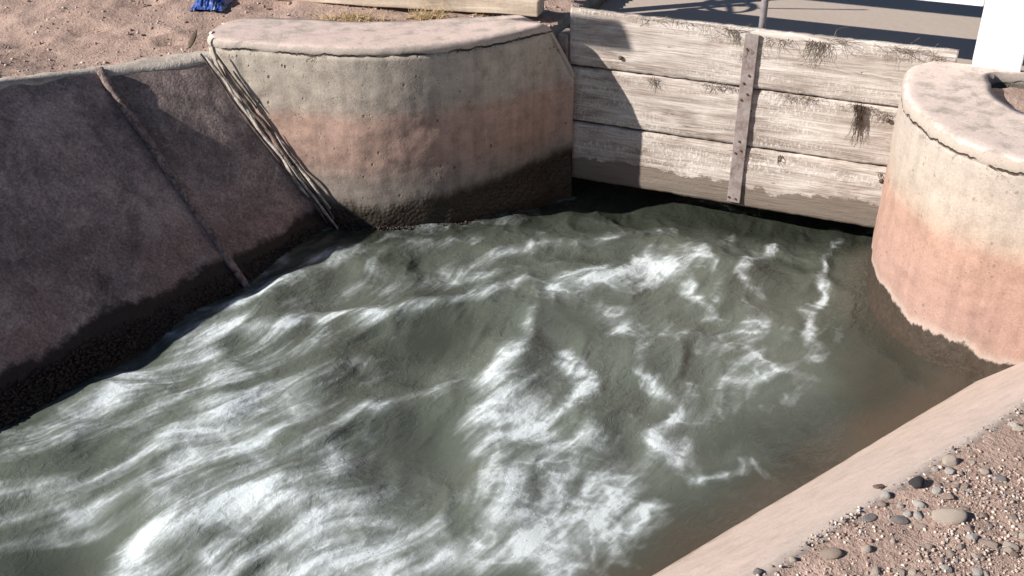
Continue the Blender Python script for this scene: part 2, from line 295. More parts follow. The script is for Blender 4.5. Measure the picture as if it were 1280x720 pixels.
def mat_water():
    t = NT('rushing_murky_water', .12, .5); t.b.inputs['IOR'].default_value = 1.33
    p = t.pos(); foam = t.attr('foam'); aer = t.attr('aeration'); sh = t.attr('shallow'); u = t.attr('along'); v = t.attr('across')
    cv = t.n('CombineXYZ'); t.put(cv.inputs[0], u); t.put(cv.inputs[1], v)
    s1 = t.noise(t.scale(cv.outputs[0], (7, 34, 1)), 1.0, 5, .68, .7); s2 = t.noise(t.scale(cv.outputs[0], (26, 130, 1)), 1.0, 4, .65, .4); f3 = t.noise(p, 42, 6, .75, .9)
    murk = t.mix(aer, (.024, .028, .020), (.112, .128, .108)); murk = t.mix(sh, murk, (.088, .070, .052))
    det = t.math('ADD', t.math('MULTIPLY', t.math('SUBTRACT', s1, .5), .55), t.math('ADD', t.math('MULTIPLY', t.math('SUBTRACT', s2, .5), .26), t.math('MULTIPLY', t.math('SUBTRACT', f3, .5), .42)))
    amt = t.math('MULTIPLY', foam, t.math('ADD', 1.0, t.math('MULTIPLY', det, 2.5)))
    fm = t.rng(amt, .08, 1.15, 0, .88, False); fm = t.math('POWER', t.math('MAXIMUM', fm, 0), 1.15)
    col = t.mix(fm, murk, (.56, .635, .665))
    sp = t.math('MULTIPLY', t.rng(t.voro(t.scale(cv.outputs[0], (48, 85, 1)), 1.0), .10, .22, 1, 0), t.math('MULTIPLY', t.rng(t.noise(p, 13, 3), .50, .62), t.attr('chop')))
    fm = t.math('MAXIMUM', fm, t.math('MULTIPLY', sp, t.rng(foam, .02, .35, .15, .95))); col = t.mix(fm, murk, (.66, .73, .76)); rough = t.rng(fm, 0, .8, .07, .55, False)
    w1 = t.noise(t.scale(cv.outputs[0], (22, 36, 1)), 1.0, 4, .6, .8); w2 = t.noise(p, 75, 4, .65, .6)
    amp = t.attr('chop')
    h = t.math('MULTIPLY', amp, t.math('ADD', t.math('MULTIPLY', w1, 1.0), t.math('MULTIPLY', w2, .14)))
    return t.done(col, rough, t.bump(h, .013, .75))
M['water'] = mat_water()

# ------------------------------------------------------------------ plan of the place
GB = np.array([.38, 5.0]); GD = np.array([1.33, -.55]); GD = GD / np.linalg.norm(GD); GA = math.atan2(GD[1], GD[0])
GN = np.array([-GD[1], GD[0]])                       # upstream normal of the gate
LIP = [(-1.37, 4.71, .795), (-1.79, 4.53, .79), (-2.065, 4.18, .86), tuple(at(-130, 118, .925)), (-2.9, 2.85, .64), (-4.5, .65, .5)]
TOE = [(-.849, 4.598), (-1.16, 4.06), (-1.55, 3.53), (-1.88, 3.05), (-2.45, 2.35), (-4.0, .5)]
LD = np.array([.8, .6]) ; LNR = np.array([.6, -.8])  # right bank direction, outward normal
RW0 = at(815, 720, 0)[:2]; RW1 = at(1280, 440, 0)[:2]; LD = (RW1 - RW0) / np.linalg.norm(RW1 - RW0); LNR = np.array([LD[1], -LD[0]])
RT0 = at(940, 720, .545)[:2]; RT1 = at(1280, 500, .545)[:2]
LF = [(-1.365, 4.80), (-1.36, 4.735), (-1.31, 4.69), (-1.18, 4.655), (-.95, 4.603), (-.70, 4.566), (-.45, 4.588), (-.20, 4.668), (.02, 4.805), (.19, 4.955), (.30, 5.0)]
LB = [(-1.36, 4.86), (-1.34, 4.93), (-1.30, 4.985), (-1.22, 5.03), (-.98, 5.02), (-.70, 4.97), (-.46, 4.985), (-.26, 5.03), (-.08, 5.06), (.08, 5.09), (.22, 5.13)]
RF = [(1.76, 4.415), (1.63, 4.31), (1.545, 4.08), (1.512, 3.93), (1.517, 3.74), (1.57, 3.525), (1.715, 3.345), (1.95, 3.2), (2.3, 3.1), (2.8, 3.05)]
RB = [(2.20, 4.25), (1.96, 4.26), (1.90, 4.11), (1.875, 4.03), (1.87, 3.94), (1.90, 3.81), (2.02, 3.70), (2.18, 3.60), (2.42, 3.5), (2.85, 3.45)]
P0 = np.array([.20, 5.10]); Q0 = np.array([2.75, 4.15])

# ground: one sheet with the canal cut out of it
HOLE = np.array([(-4.6, .72), (-2.97, 2.90), (-2.36, 3.915), (-2.10, 4.22), (-1.81, 4.565), (-1.40, 4.775), (-1.2, 4.82), (-.6, 4.76), (-.15, 4.88), (.12, 5.05),
                 tuple(P0), tuple(P0 + GN * 9), tuple(Q0 + GN * 9), tuple(Q0), (2.2, 4.2), (1.78, 4.2), (1.70, 3.95), (1.70, 3.7), (1.9, 3.48), (2.35, 3.3), (2.8, 3.25), tuple(RT0 + LD * 2.9 + LNR * .03), tuple(RT0 + LNR * .03), tuple(RT0 - LD * 4 + LNR * .03), (-6, -1.5)])
def inside(x, y, P):
    r = np.zeros(x.shape, bool); j = len(P) - 1
    for i in range(len(P)):
        (xi, yi), (xj, yj) = P[i], P[j]
        c = ((yi > y) != (yj > y)) & (x < (xj - xi) * (y - yi) / (yj - yi + 1e-12) + xi); r ^= c; j = i
    return r
def axis(a, b, lo, hi, d):
    return np.concatenate([lo - np.geomspace(.05, lo - a, 26)[::-1], np.arange(lo, hi, d), hi + np.geomspace(.05, b - hi, 26)])
def ground_z(x, y):
    side = (x - RT0[0]) * LNR[0] + (y - RT0[1]) * LNR[1]           # >0: right bank
    right = sstep(-.5, -.2, side) * sstep(6.0, 3.0, y - x * .2)
    q = .6 * x + .8 * y
    zl = .832 - .035 * sstep(-1.25, -1.45, x) * sstep(5.6, 4.9, y) + np.interp(q, [-2.3, .5, 1.71, 2.1, 2.6, 3.1], [-.33, -.20, .085, .02, -.045, 0]) * sstep(-1.2, -1.8, x)
    zr = .552 + .275 * sstep(3.12, 3.4, y) * sstep(1.2, 1.5, x)
    z = zl * (1 - right) + zr * right
    lump = (fbm(x * 2.2, y * 2.2, 1) - .5) * .034 + (fbm(x * 9, y * 9, 5) - .5) * .028 + (fbm(x * 30, y * 30, 8, 2) - .5) * .010
    return z + lump * np.where(right > .5, .55, 1.0)
gx = axis(-70, 70, -3.6, 3.4, .02); gy = axis(-70, 70, .9, 6.6, .02)
X, Y = np.meshgrid(gx, gy, indexing='ij'); Z = ground_z(X, Y)
# soil heaped behind the left curved wall, shallow footprints on the left bank
for (fx, fy, fr) in [(-2.3, 5.0, .09), (-2.05, 5.15, .08), (-1.75, 5.05, .09), (-2.6, 5.3, .1), (-1.9, 5.5, .1), (-1.6, 4.95, .06), (-2.45, 4.6, .08), (-1.2, 5.4, .1)]:
    d = np.hypot(X - fx, (Y - fy) * 1.6) / fr; Z -= .018 * np.exp(-d ** 2) - .008 * np.exp(-((d - 1.5) / .5) ** 2)
kc = ~inside((X[:-1, :-1] + X[1:, 1:]) / 2, (Y[:-1, :-1] + Y[1:, 1:]) / 2, HOLE)
tag(grid_mesh('ground', X, Y, Z, kc, M['soil']), 'dry brown soil and grit of both canal banks', 'ground', kind='structure')
# canal bed far below the murky water
bedm = mat_rough('canal_silt', (.08, .06, .045), (.14, .11, .08), 12)
tag(mesh('canal_bed', [(-9, -4, -.75), (5, -4, -.75), (5, 13, -.75), (-9, 13, -.75)], [(0, 1, 2, 3)], bedm), 'dark silt bed under the rushing canal water', 'canal bed', kind='structure')

# ------------------------------------------------------------------ concrete walls
def wing_wall(name, label, front, back, top, mat, capmat, top_end=None, seed=0, n=150, ch=.05):
    root = thing(name, label, 'wall', (float(front[4][0]), float(front[4][1]), 0))
    f = resample(front, n); b = resample(back, n); C = (f + b) / 2
    s = np.concatenate([[0], np.cumsum(np.linalg.norm(np.diff(f, axis=0), axis=1))])
    zt = np.full(n, top)
    if top_end is not None: zt = top - top_end(s, f)
    zs = np.concatenate([np.linspace(-.75, -.05, 4), np.linspace(0, .82, 68)])
    rows = []
    nrm = np.stack([-(np.gradient(f[:, 1])), np.gradient(f[:, 0])], -1); nrm /= np.linalg.norm(nrm, axis=1)[:, None] + 1e-9
    outw = -np.sign(np.sum((b - f) * nrm, axis=1))[:, None] * nrm
    def row(fr, z, off): return np.concatenate([fr + outw * np.reshape(off, (-1, 1)), np.reshape(z, (-1, 1))], 1)
    for z in zs:
        zz = np.minimum(z, zt - ch - .012); bul = ((fbm(s * 3.1, zz * 4, seed) - .5) * .018 + (fbm(s * 14, zz * 14, seed + 9) - .5) * .010) * sstep(.83, .60, zz)
        rows.append(row(f, zz, bul + .02 * sstep(.14, .0, zz) * fbm(s * 9, zz * 9, seed + 4)))
    rows.append(row(f, zt - ch + .002, np.full(n, -.001)))
    V = np.concatenate(rows); m = len(rows)
    F = [(i * n + k, i * n + k + 1, (i + 1) * n + k + 1, (i + 1) * n + k) for i in range(m - 1) for k in range(n - 1)]
    # rear face, so that the wall is a solid band
    base = len(V); V = np.concatenate([V, np.concatenate([b, np.full((n, 1), -.75)], 1), np.concatenate([b, (zt - ch)[:, None]], 1)])
    F += [(base + k, base + k + 1, base + n + k + 1, base + n + k) for k in range(n - 1)]
    F += [((m - 1) * n + k, (m - 1) * n + k + 1, base + n + k + 1, base + n + k) for k in range(n - 1)]
    for k in (0, n - 1): F.append((k, base + k, base + n + k, (m - 1) * n + k))
    o = mesh('wall_body', V - np.array([front[4][0], front[4][1], 0]), F, mat, root, True)
    # cap: slightly lipped top course with a worn, rounded edge
    pr = []
    wob = (fbm(s * 5, s * 0, seed + 2) - .5) * .012
    prof = [(-.002, -ch), (.001, .004 - ch), (.002, -.6 * ch), (.001, -.020), (-.003, -.010), (-.010, -.004), (-.024, .0)]
    for (off, dz) in prof:
        pr.append(row(f, zt + dz + (fbm(s * 20, s * 0 + dz * 9, seed) - .5) * .003, off + wob * .4 + (fbm(s * 26, s * 0 + dz * 30, seed + 1) - .5) * .006))
    for w in np.linspace(.13, 1, 12):
        q = f + (b - f) * w; pr.append(np.concatenate([q, (zt + (fbm(q[:, 0] * 7, q[:, 1] * 7, seed) - .5) * .007 - .004 * w)[:, None]], 1))
    pr.append(np.concatenate([b, (zt - .09)[:, None]], 1))
    V = np.concatenate(pr); m = len(pr)
    F = [(i * n + k, i * n + k + 1, (i + 1) * n + k + 1, (i + 1) * n + k) for i in range(m - 1) for k in range(n - 1)]
    F += [(k + 1, k, (m - 1) * n + k, (m - 1) * n + k + 1) for k in range(n - 1)]
    for k in (0, n - 1): F.append(tuple(i * n + k for i in range(m)))
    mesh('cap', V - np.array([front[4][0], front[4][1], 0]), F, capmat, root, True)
    return root
def lend(s, f): return 1.9 * np.maximum(0, f[:, 0] - .185) + .03 * sstep(.14, .2, f[:, 0])
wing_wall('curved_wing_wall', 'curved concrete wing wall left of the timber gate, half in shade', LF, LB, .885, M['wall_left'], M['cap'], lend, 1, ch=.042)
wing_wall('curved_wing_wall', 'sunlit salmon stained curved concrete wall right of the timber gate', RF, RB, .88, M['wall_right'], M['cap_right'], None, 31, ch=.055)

# left bank lining: two sloped slabs, a joint rib, pale top lip
def slab(label, k0, k1, seg, seed):
    T = resample(np.array([np.array(p) for p in LIP]), 101); B = resample(np.array([(*p, 0.0) for p in TOE]), 101)
    i0, i1 = int(k0 * 20), int(k1 * 20); u = np.linspace(i0, i1, seg); ii = np.clip(u.astype(int), 0, 99); fr = (u - ii)[:, None]
    T = T[ii] * (1 - fr) + T[ii + 1] * fr; B = B[ii] * (1 - fr) + B[ii + 1] * fr
    root = thing('canal_lining_slab', label, 'canal lining', tuple(B[seg // 2]))
    o0 = B[seg // 2]; w = np.linspace(0, 1.55, 70)
    P = T[:, None, :] + (B - T)[:, None, :] * w[None, :, None]
    nr = np.cross(T[-1] - T[0], B[0] - T[0]); nr /= np.linalg.norm(nr); nr *= np.sign(nr[2])
    U = np.linalg.norm(T - T[0], axis=1)[:, None] + 0 * w[None, :]
    d = (fbm(U * 2.5, w[None, :] * 2.5, seed) - .5) * .03 + (fbm(U * 12, w[None, :] * 12, seed + 3) - .5) * .009
    P = P + nr * d[..., None] - o0
    grid_mesh('slab_face', P[..., 0], P[..., 1], P[..., 2], None, M['slab'], root)
    tn = np.gradient(T[:, :2], axis=0); tn /= np.linalg.norm(tn, axis=1)[:, None]; out = np.stack([tn[:, 1], -tn[:, 0]], -1); out *= np.sign(np.sum(out * (T - B)[:, :2], axis=1))[:, None]
    L = []
    for off, dz in ((-.012, -.05), (-.016, -.02), (-.004, .004), (.03, .008), (.07, .004), (.10, -.012), (.12, -.06)):
        wv = (fbm(U[:, 0] * 9, U[:, 0] * 0 + off * 7, seed + 6) - .5)
        L.append(np.concatenate([T[:, :2] + out * (off + wv[:, None] * (.014 if off < .02 else .05)), (T[:, 2] + dz + wv * .014)[:, None]], 1) - o0)
    L = np.array(L); grid_mesh('slab_lip', L[..., 0], L[..., 1], L[..., 2], None, M['lip'], root)
    return root
slab('narrow dark sloped concrete slab between the rib and the curved wall', -.25, 1, 60, 3)
s2 = slab('wide dark sloped concrete slab left of the rusty rib', 1, 5, 160, 8)
# rib along the slab joint
def on_joint(k, w, lift=0):
    T = np.array(LIP[k]); B = np.array((*TOE[k], 0.0)); P = T + (B - T) * w
    nr = np.cross(np.array(LIP[0]) - np.array(LIP[1]), B - T); nr /= np.linalg.norm(nr); nr *= np.sign(nr[2]); return P + nr * lift
V, F = [], []
pts = [on_joint(1, w, .008) + np.array([(vn(w * 9, 2) - .5) * .014, 0, 0]) for w in np.linspace(-.01, 1.06, 40)]
tube_geo(V, F, pts, .019, .016, 7)
V = [Vector(v) + Vector(rng.normal(0, .0022, 3)) for v in V]
rb = mesh('joint_rib', V, F, M['rib'], None, True); tag(rb, 'long rough rusty mortar rib running down between the two dark slabs', 'joint rib')
# torn joint filler between the narrow slab and the curved wall
jf = thing('joint_filler', 'torn pale joint filler strips peeling along foot of the curved wall', 'joint filler', (-1.37, 4.71, .795))
o0 = np.array([-1.37, 4.71, .795])
for (w0, w1, wid, sd, lift, mt, sx) in [(0.0, .40, .020, 1, .014, 'sliver', .012), (.05, .62, .014, 2, .03, 'sliver_dark', .03), (.22, .80, .019, 3, .012, 'sliver', .006), (.48, .95, .014, 4, .018, 'sliver_dark', .026), (.6, 1.0, .012, 5, .026, 'sliver', .018), (.0, .3, .010, 6, .035, 'sliver_dark', .05), (.45, .9, .010, 7, .03, 'sliver', .045), (-.02, 1.12, .012, 8, .000, 'sliver_dark', -.01)]:
    n = 46; V = []; F = []
    for i, w in enumerate(np.linspace(w0, w1, n)):
        c = on_joint(0, w, lift) + np.array([sx * .9, sx * .2 - .03, sx * .3 + .006]) + np.array([(vn(w * 7, sd) - .5) * .018, (vn(w * 8, sd + 3) - .5) * .012, (vn(w * 9, sd + 7) - .5) * .018]) - o0
        ww = 1.05 * wid * (.25 + .75 * math.sin(math.pi * min(1, max(0, i / (n - 1)))) ** .5) * (.6 + .8 * vn(w * 26, sd * 3))
        a = np.array([.55, -.55, .62]) * ww * .5; c2 = np.array([.5, .5, .5]) * .004
        V += [c - a - c2, c + a - c2, c + a + c2, c - a + c2]
    for i in range(n - 1):
        for k in range(4): F.append((i * 4 + k, i * 4 + (k + 1) % 4, i * 4 + 4 + (k + 1) % 4, i * 4 + 4 + k))
    F += [(0, 1, 2, 3), tuple(4 * (n - 1) + k for k in range(4))]
    mesh('filler_strip', V, F, M[mt], jf)
# wet algae and grit clinging above the waterline
ico = bmesh.new(); bmesh.ops.create_icosphere(ico, subdivisions=1, radius=1.0); ICV = np.array([v.co[:] for v in ico.verts]); ICF = np.array([[v.index for v in f.verts] for f in ico.faces]); ico.free()
def pebble_cloud(name, P, sz, mats, mi=None, flat=.65):
    n = len(P); k = len(ICV); a = rng.random(n) * 6.283; c, s_ = np.cos(a)[:, None], np.sin(a)[:, None]
    sc = np.stack([rng.uniform(.75, 1.3, n), rng.uniform(.7, 1.1, n), rng.uniform(flat * .7, flat * 1.25, n)], 1)[:, None, :] * sz[:, None, None]
    v = ICV[None] * (1 + rng.normal(0, .2, (n, k, 1))) * sc
    v = np.stack([v[..., 0] * c - v[..., 1] * s_, v[..., 0] * s_ + v[..., 1] * c, v[..., 2]], -1) + P[:, None, :]
    f = (ICF[None] + (np.arange(n) * k)[:, None, None]).reshape(-1, 3)
    me = bpy.data.meshes.new(name); me.vertices.add(n * k); me.vertices.foreach_set('co', v.reshape(-1).astype(np.float32))
    me.loops.add(f.size); me.loops.foreach_set('vertex_index', f.ravel().astype(np.int32)); me.polygons.add(len(f)); me.polygons.foreach_set('loop_start', np.arange(0, f.size, 3, dtype=np.int32))
    for m_ in mats: me.materials.append(m_)
    if mi is not None: me.polygons.foreach_set('material_index', np.repeat(mi, len(ICF)).astype(np.int32))
    me.update(calc_edges=True); me.validate(); return link(name, me, None, None, smooth=False)
Tl = resample(np.array(LIP), 400); Bl = resample(np.array([(*p, 0.) for p in TOE]), 400)
n = 11000; u = rng.integers(0, 340, n); zz = rng.beta(1.1, 1.9, n) * .10 - .03
zz = np.minimum(zz, .025 + .07 * fbm(u * .06, u * 0., 4)); P = Bl[u] + (Tl[u] - Bl[u]) * (zz / Tl[u][:, 2])[:, None]; P[:, :2] += rng.normal(0, .008, (n, 2))
lf = resample(LF, 400); n2 = 4200; u2 = rng.integers(70, 300, n2); z2 = rng.beta(1, 2, n2) * .10 * np.clip(1.15 - u2 / 330, .15, 1) - .02
P2 = np.concatenate([lf[u2], z2[:, None]], 1); P2[:, 1] -= .012 + .05 * rng.random(n2) * np.clip(.1 - z2, 0, .1) * 6
tag(pebble_cloud('wet_algae', np.concatenate([P, P2]), np.concatenate([rng.uniform(.003, .009, n), rng.uniform(.003, .009, n2)]), [M['algae']]), 'dark wet algae and grit clinging along the left waterline', 'algae', kind='stuff')

# right bank lining: a smooth pink strip dipping into the water
u = np.linspace(-4, 2.15, 330); w = np.linspace(-.7, 1, 60)
Bq = RW0[None] + LD[None] * u[:, None]; sl_t = ((RT1 - RT0) @ LD); Tq = RT0[None] + LD[None] * (u + (RW0 - RT0) @ LD)[:, None]
hw = np.clip(w, 0, 1); PX = Bq[:, None, :] + (Tq - Bq)[:, None, :] * w[None, :, None]; PZ = .548 * w[None, :] + 0 * u[:, None]
PZ = PZ + (fbm(u[:, None] * 3, w[None] * 2.2, 14) - .5) * .012 + (fbm(u[:, None] * 16, w[None] * 9, 15) - .5) * .003
ed = np.array([0.02, .07]); PX = np.concatenate([PX, Tq[:, None, :] + LNR * ed[None, :, None]], 1); PZ = np.concatenate([PZ, np.array([.546, .50])[None] + 0 * u[:, None]], 1)
o = grid_mesh('canal_lining', PX[..., 0], PX[..., 1], PZ, None, M['lining_right'])
tag(o, 'smooth sunlit pink concrete strip sloping between gravel bank and water', 'canal lining')
# mortar patch closing the corner between the strip and the right wall
a, b, c = at(1224, 474, -.03), at(1300, 428, .02), at(1300, 398, .19)
d = np.array([2.6, 3.15, .5]); e = np.array([2.75, 3.45, .35])
PT = np.array([a, at(1232, 465, .02), at(1245, 446, .06), at(1262, 430, .11), at(1281, 416, .15), at(1300, 402, .20), d, e, at(1300, 431, .03), at(1280, 443, .012), at(1255, 456, .01)])
n = len(PT); V = np.concatenate([PT + np.array([0, 0, .012]), PT - np.array([0, 0, .08])]); F = [tuple(range(n)), tuple(range(2 * n - 1, n - 1, -1))] + [(k, (k + 1) % n, n + (k + 1) % n, n + k) for k in range(n)]
tag(mesh('mortar_patch', V, F, M['wall_right'], None), 'pink mortar patch filling the corner below the right curved wall', 'mortar')
V, F = [], []; tube_geo(V, F, [at(1228, 470, .03), at(1232, 463, .045), at(1245, 445, .085), at(1262, 429, .135), at(1281, 415, .175), at(1300, 400, .22)], .0045, .0045, 6)
tag(mesh('fissure', V, F, M['bolt'], None, True), 'thin dark wire curving along the seam between mortar patch and right wall', 'fissure')  # dark tube drawn in place of the open crack at this seam

# ------------------------------------------------------------------ timber gate
gate = thing('timber_gate', 'weathered whitewashed timber sluice gate between the curved walls', 'sluice gate', (GB[0], GB[1], 0), GA)
def plank(z0, z1, x0, x1, seed, th=.045, yo=0.0):
    nx, nz = 170, 26; xs = np.linspace(x0, x1, nx); q = np.linspace(0, 1, nz)
    bot = z0 + (fbm(xs * 3, xs * 0, seed) - .5) * .012 + (vn(xs * 40, xs * 0, seed) - .5) * .004; top = z1 + (fbm(xs * 3, xs * 0 + 4, seed) - .5) * .012 + (vn(xs * 40, xs * 0, seed + 1) - .5) * .005
    Zf = bot[:, None] + (top - bot)[:, None] * q[None]; Xf = xs[:, None] + 0 * q[None]
    Yf = yo + (fbm(Xf * 1.3, Zf * 9, seed + 2) - .5) * .008 + (fbm(Xf * 5, Zf * 60, seed + 5) - .5) * .005 + .006 * (np.abs(q[None] * 2 - 1) ** 8)
    Vf = np.stack([Xf, Yf, Zf], -1); Vb = np.stack([Xf, 0 * Xf + yo + th, Zf], -1)
    V = np.concatenate([Vf.reshape(-1, 3), Vb.reshape(-1, 3)]); i = np.arange(nx * nz).reshape(nx, nz); F = []
    for off in (0, nx * nz):
        F += np.stack([i[:-1, :-1], i[1:, :-1], i[1:, 1:], i[:-1, 1:]], -1).reshape(-1, 4).__add__(off).tolist()
    N = nx * nz
    for k in (0, nz - 1): F += [(int(i[a, k]), int(i[a + 1, k]), int(i[a + 1, k]) + N, int(i[a, k]) + N) for a in range(nx - 1)]
    for k in (0, nx - 1): F += [(int(i[k, a]), int(i[k, a + 1]), int(i[k, a + 1]) + N, int(i[k, a]) + N) for a in range(nz - 1)]
    return mesh('plank', V, F, M['wood'], gate, True)
def gate_z(x, y):
    r = at(x, y, 0) - np.array([0, 0, CAM_H]); gb = np.array([*GB, 0]); gn = np.array([*GN, 0]); t = ((gb - np.array([0, 0, CAM_H])) @ gn) / (r @ gn); q = np.array([0, 0, CAM_H]) + r * t
    return float((q[:2] - GB) @ GD), float(q[2])
ZT = gate_z(938, 38)[1]; Z1 = (gate_z(735, 84)[1] + gate_z(1118, 136)[1]) / 2; Z2 = (gate_z(735, 152)[1] + gate_z(1110, 213)[1]) / 2; Z3 = gate_z(920, 254)[1]
print('gate z', ZT, Z1, Z2, Z3, gate_z(718, 12), gate_z(1200, 58))
plank(Z1 + .006, ZT + .005, -.115, gate_z(1200, 58)[0], 1); plank(Z2 + .006, Z1 - .004, -.115, 1.75, 5, yo=.004); plank(Z3 - .01, Z2 - .004, -.115, 1.75, 9, yo=-.003)
sx, _ = gate_z(930, 140)
bm = bmesh.new(); bm_box(bm, sx - .031, sx + .031, -.017, -.005, Z3 + .01, ZT - .012, .003)
stp = bm_obj('steel_strap', bm, M['steel'], gate)
for bx_, bz in [(-.012, ZT - .08), (.010, ZT - .2), (-.010, Z1 + .03), (.012, Z1 - .02), (-.012, Z1 - .05), (.0, Z2 + .03), (.012, Z2 - .015), (-.012, Z2 - .03), (-.02, Z3 + .035), (.012, Z3 + .03)]:
    bm = bmesh.new(); bmesh.ops.create_cone(bm, cap_ends=True, segments=8, radius1=.006, radius2=.0045, depth=.007, matrix=Matrix.Translation((sx + bx_ - .004, -.0195, bz)) @ Matrix.Rotation(R(90), 4, 'X')); bm_obj('bolt', bm, M['bolt'], stp, False)
rx = gate_z(949, 30)[0]
V, F = [], []; tube_geo(V, F, [(rx, .085, .3), (rx, .085, 1.62)], .016, .016, 14); mesh('lift_rod', V, F, M['pipe'], gate, True)
bm = bmesh.new(); bm_box(bm, rx - .05, rx + .05, .05, .07, .45, ZT - .05, .003); bm_obj('rod_bracket', bm, M['steel'], gate)
for px, py in ((776, 72), (1144, 97), (1110, 150), (1102, 226)):
    gx_, gz_ = gate_z(px, py); bm = bmesh.new(); bmesh.ops.create_uvsphere(bm, u_segments=10, v_segments=6, radius=.011, matrix=Matrix.Translation((gx_, -.006, gz_)) @ Matrix.Diagonal((1, .6, 1, 1))); bm_obj('bolt', bm, M['bolt'], gate, True)
for (a_, b_) in ((-.125, -.135),):
    bm = bmesh.new(); bm_box(bm, -.165, -.118, -.03, .09, -.3, .80, .004); bm_obj('guide_channel', bm, M['steel'], gate)

# dry weeds caught on the gate, each bunch a thing of its own
def to_world(lx, ly, lz): return np.array([GB[0] + GD[0] * lx + GN[0] * ly, GB[1] + GD[1] * lx + GN[1] * ly, lz])
def weed(px, py, n, ln, spread, fan, label, mat='weed', wide=.02, r=.0011, droop=1.0, seed=0):
    rg = np.random.default_rng(seed + 50); lx, lz = gate_z(px, py); o0 = to_world(lx, -.012, lz); V, F = [], []
    for _ in range(n):
        x = lx + rg.normal(0, wide); z = lz + rg.normal(0, .006); ang = rg.normal(fan, spread); L = ln * rg.uniform(.2, 1.0) * (math.exp(-((x - lx) / (wide * .8)) ** 2) if seed == 6 else 1); pts = []; y = -.010
        dx, dz = math.sin(ang), -math.cos(ang)
        for k in range(7):
            pts.append(to_world(x, y, z) - o0); st = L / 6; x += dx * st; z += dz * st; y = min(-.007, y + rg.normal(0, .004)); dz -= .14 * droop; nk = .35 if seed == 6 else 1; dx += rg.normal(0, .42 * nk); dz += rg.normal(0, .25 * nk); q = math.hypot(dx, dz); dx /= q; dz /= q
        tube_geo(V, F, pts, r * rg.uniform(.6, 1.4), r * .4, 3)
    tube_geo(V, F, [to_world(lx + wide * q, -.006, lz) - o0 for q in (-2.6, -1.3, 0, 1.3, 2.6)], r * .8, r * .8, 3)
    o = mesh('dry_weed', V, F, M[mat], None); o.location = o0; return tag(o, label, 'dry weed', 'dry weeds caught on the timber gate')
weed(1022, 52, 46, .13, .75, .1, 'bushy dry weed bunch fanned over the top plank right of the strap', wide=.03, seed=1)
weed(1045, 49, 16, .13, .3, 1.2, 'thin dry stalks trailing right along the top plank edge', wide=.02, seed=2, droop=.2)
weed(975, 48, 20, .10, .7, -.3, 'wispy dry weed under gate top between strap and bushy bunch', wide=.035, seed=3)
weed(940, 52, 26, .16, .35, .15, 'dry stems hanging down beside the right edge of the strap', wide=.010, seed=4)
weed(912, 36, 30, .11, .5, .9, 'tangled dry stems running along gate top left of strap', wide=.03, seed=5)
weed(1076, 132, 130, .20, .08, 0, 'thick matted weed clump hanging below the upper seam', 'weed_dark', .022, .0015, 1.5, seed=6)
weed(1105, 140, 22, .06, .6, -.9, 'short dry roots on upper seam right of the matted clump', wide=.02, seed=7)
weed(895, 105, 46, .045, .9, .3, 'crumbly dry weed line along the upper seam left of strap', wide=.055, seed=8)
weed(1000, 120, 46, .045, .9, .4, 'small ragged weed line on upper seam right of strap', wide=.045, seed=9)
weed(815, 97, 16, .075, .5, 0, 'little forked weed on the upper seam near the shadow', wide=.016, seed=10)
weed(1128, 60, 20, .12, .35, 1.25, 'sparse dry twigs lying along the top plank right end', wide=.05, seed=11, droop=.2)
weed(1178, 70, 14, .10, .6, -.4, 'curling dry stalks hanging near the end of the top plank', wide=.03, seed=12)
weed(835, 25, 26, .06, 1.0, .8, 'low dry debris along the gate top edge near shadow', wide=.08, seed=13)
weed(932, 190, 12, .03, .9, .2, 'tiny dry scraps on the lower seam behind strap', wide=.03, seed=14)
weed(975, 195, 6, .05, .1, 0, 'single short dark root dangling below the lower seam', 'weed_dark', .004, .002, seed=15)
weed(1100, 215, 10, .05, .3, .5, 'short dry root at lower seam beside the right wall', wide=.008, seed=16)

# ------------------------------------------------------------------ hoist frame over the gate (white post in view, beam just above the picture)
hf = thing('hoist_frame', 'white painted hoist frame post standing behind the right curved wall', 'hoist frame', (GB[0], GB[1], 0), GA)
pl = (at(1215, 82, .88)[:2] - GB) @ GD; pr_ = (at(1276, 90, .88)[:2] - GB) @ GD; pyo = (at(1215, 82, .88)[:2] - GB) @ GN
bm = bmesh.new(); bm_box(bm, pl, pr_, pyo, pyo + .16, .3, 1.9, .006); bm_obj('post', bm, M['paint'], hf)
bm = bmesh.new(); bm_box(bm, -.6, pl - .002, .14, .18, 1.082, 1.36, .004); bm_obj('crossbeam', bm, M['paint'], hf)
bm = bmesh.new(); bm_box(bm, -.7, pl - .002, .12, .2, 1.78, 2.0, .004); bm_obj('shadow_rail', bm, M['paint'], hf)  # upper rail, unseen, added to cast the second shadow band
V, F = [], []
hx = -.62
for rr, zz_ in ((.13, 1.50),):
    ring = [(hx + rr * math.cos(a), .16 + rr * math.sin(a), zz_) for a in np.linspace(0, 2 * math.pi, 29)]; tube_geo(V, F, ring, .014, .014, 6)
    for a in (0.3, 1.9, 3.4, 5.0): tube_geo(V, F, [(hx, .16, zz_), (hx + rr * math.cos(a), .16 + rr * math.sin(a), zz_)], .012, .010, 6)
tube_geo(V, F, [(hx, .16, 1.34), (hx, .16, 1.56)], .02, .02, 8); tube_geo(V, F, [(hx + .12, .16, 1.5), (hx + .55, .25, 1.6)], .007, .007, 6)
mesh('handwheel', V, F, M['steel'], hf, True)
bm = bmesh.new(); bm_box(bm, -.76, -.701, .13, .19, .3, 2.0, .004); bm_obj('post', bm, M['steel'], hf)

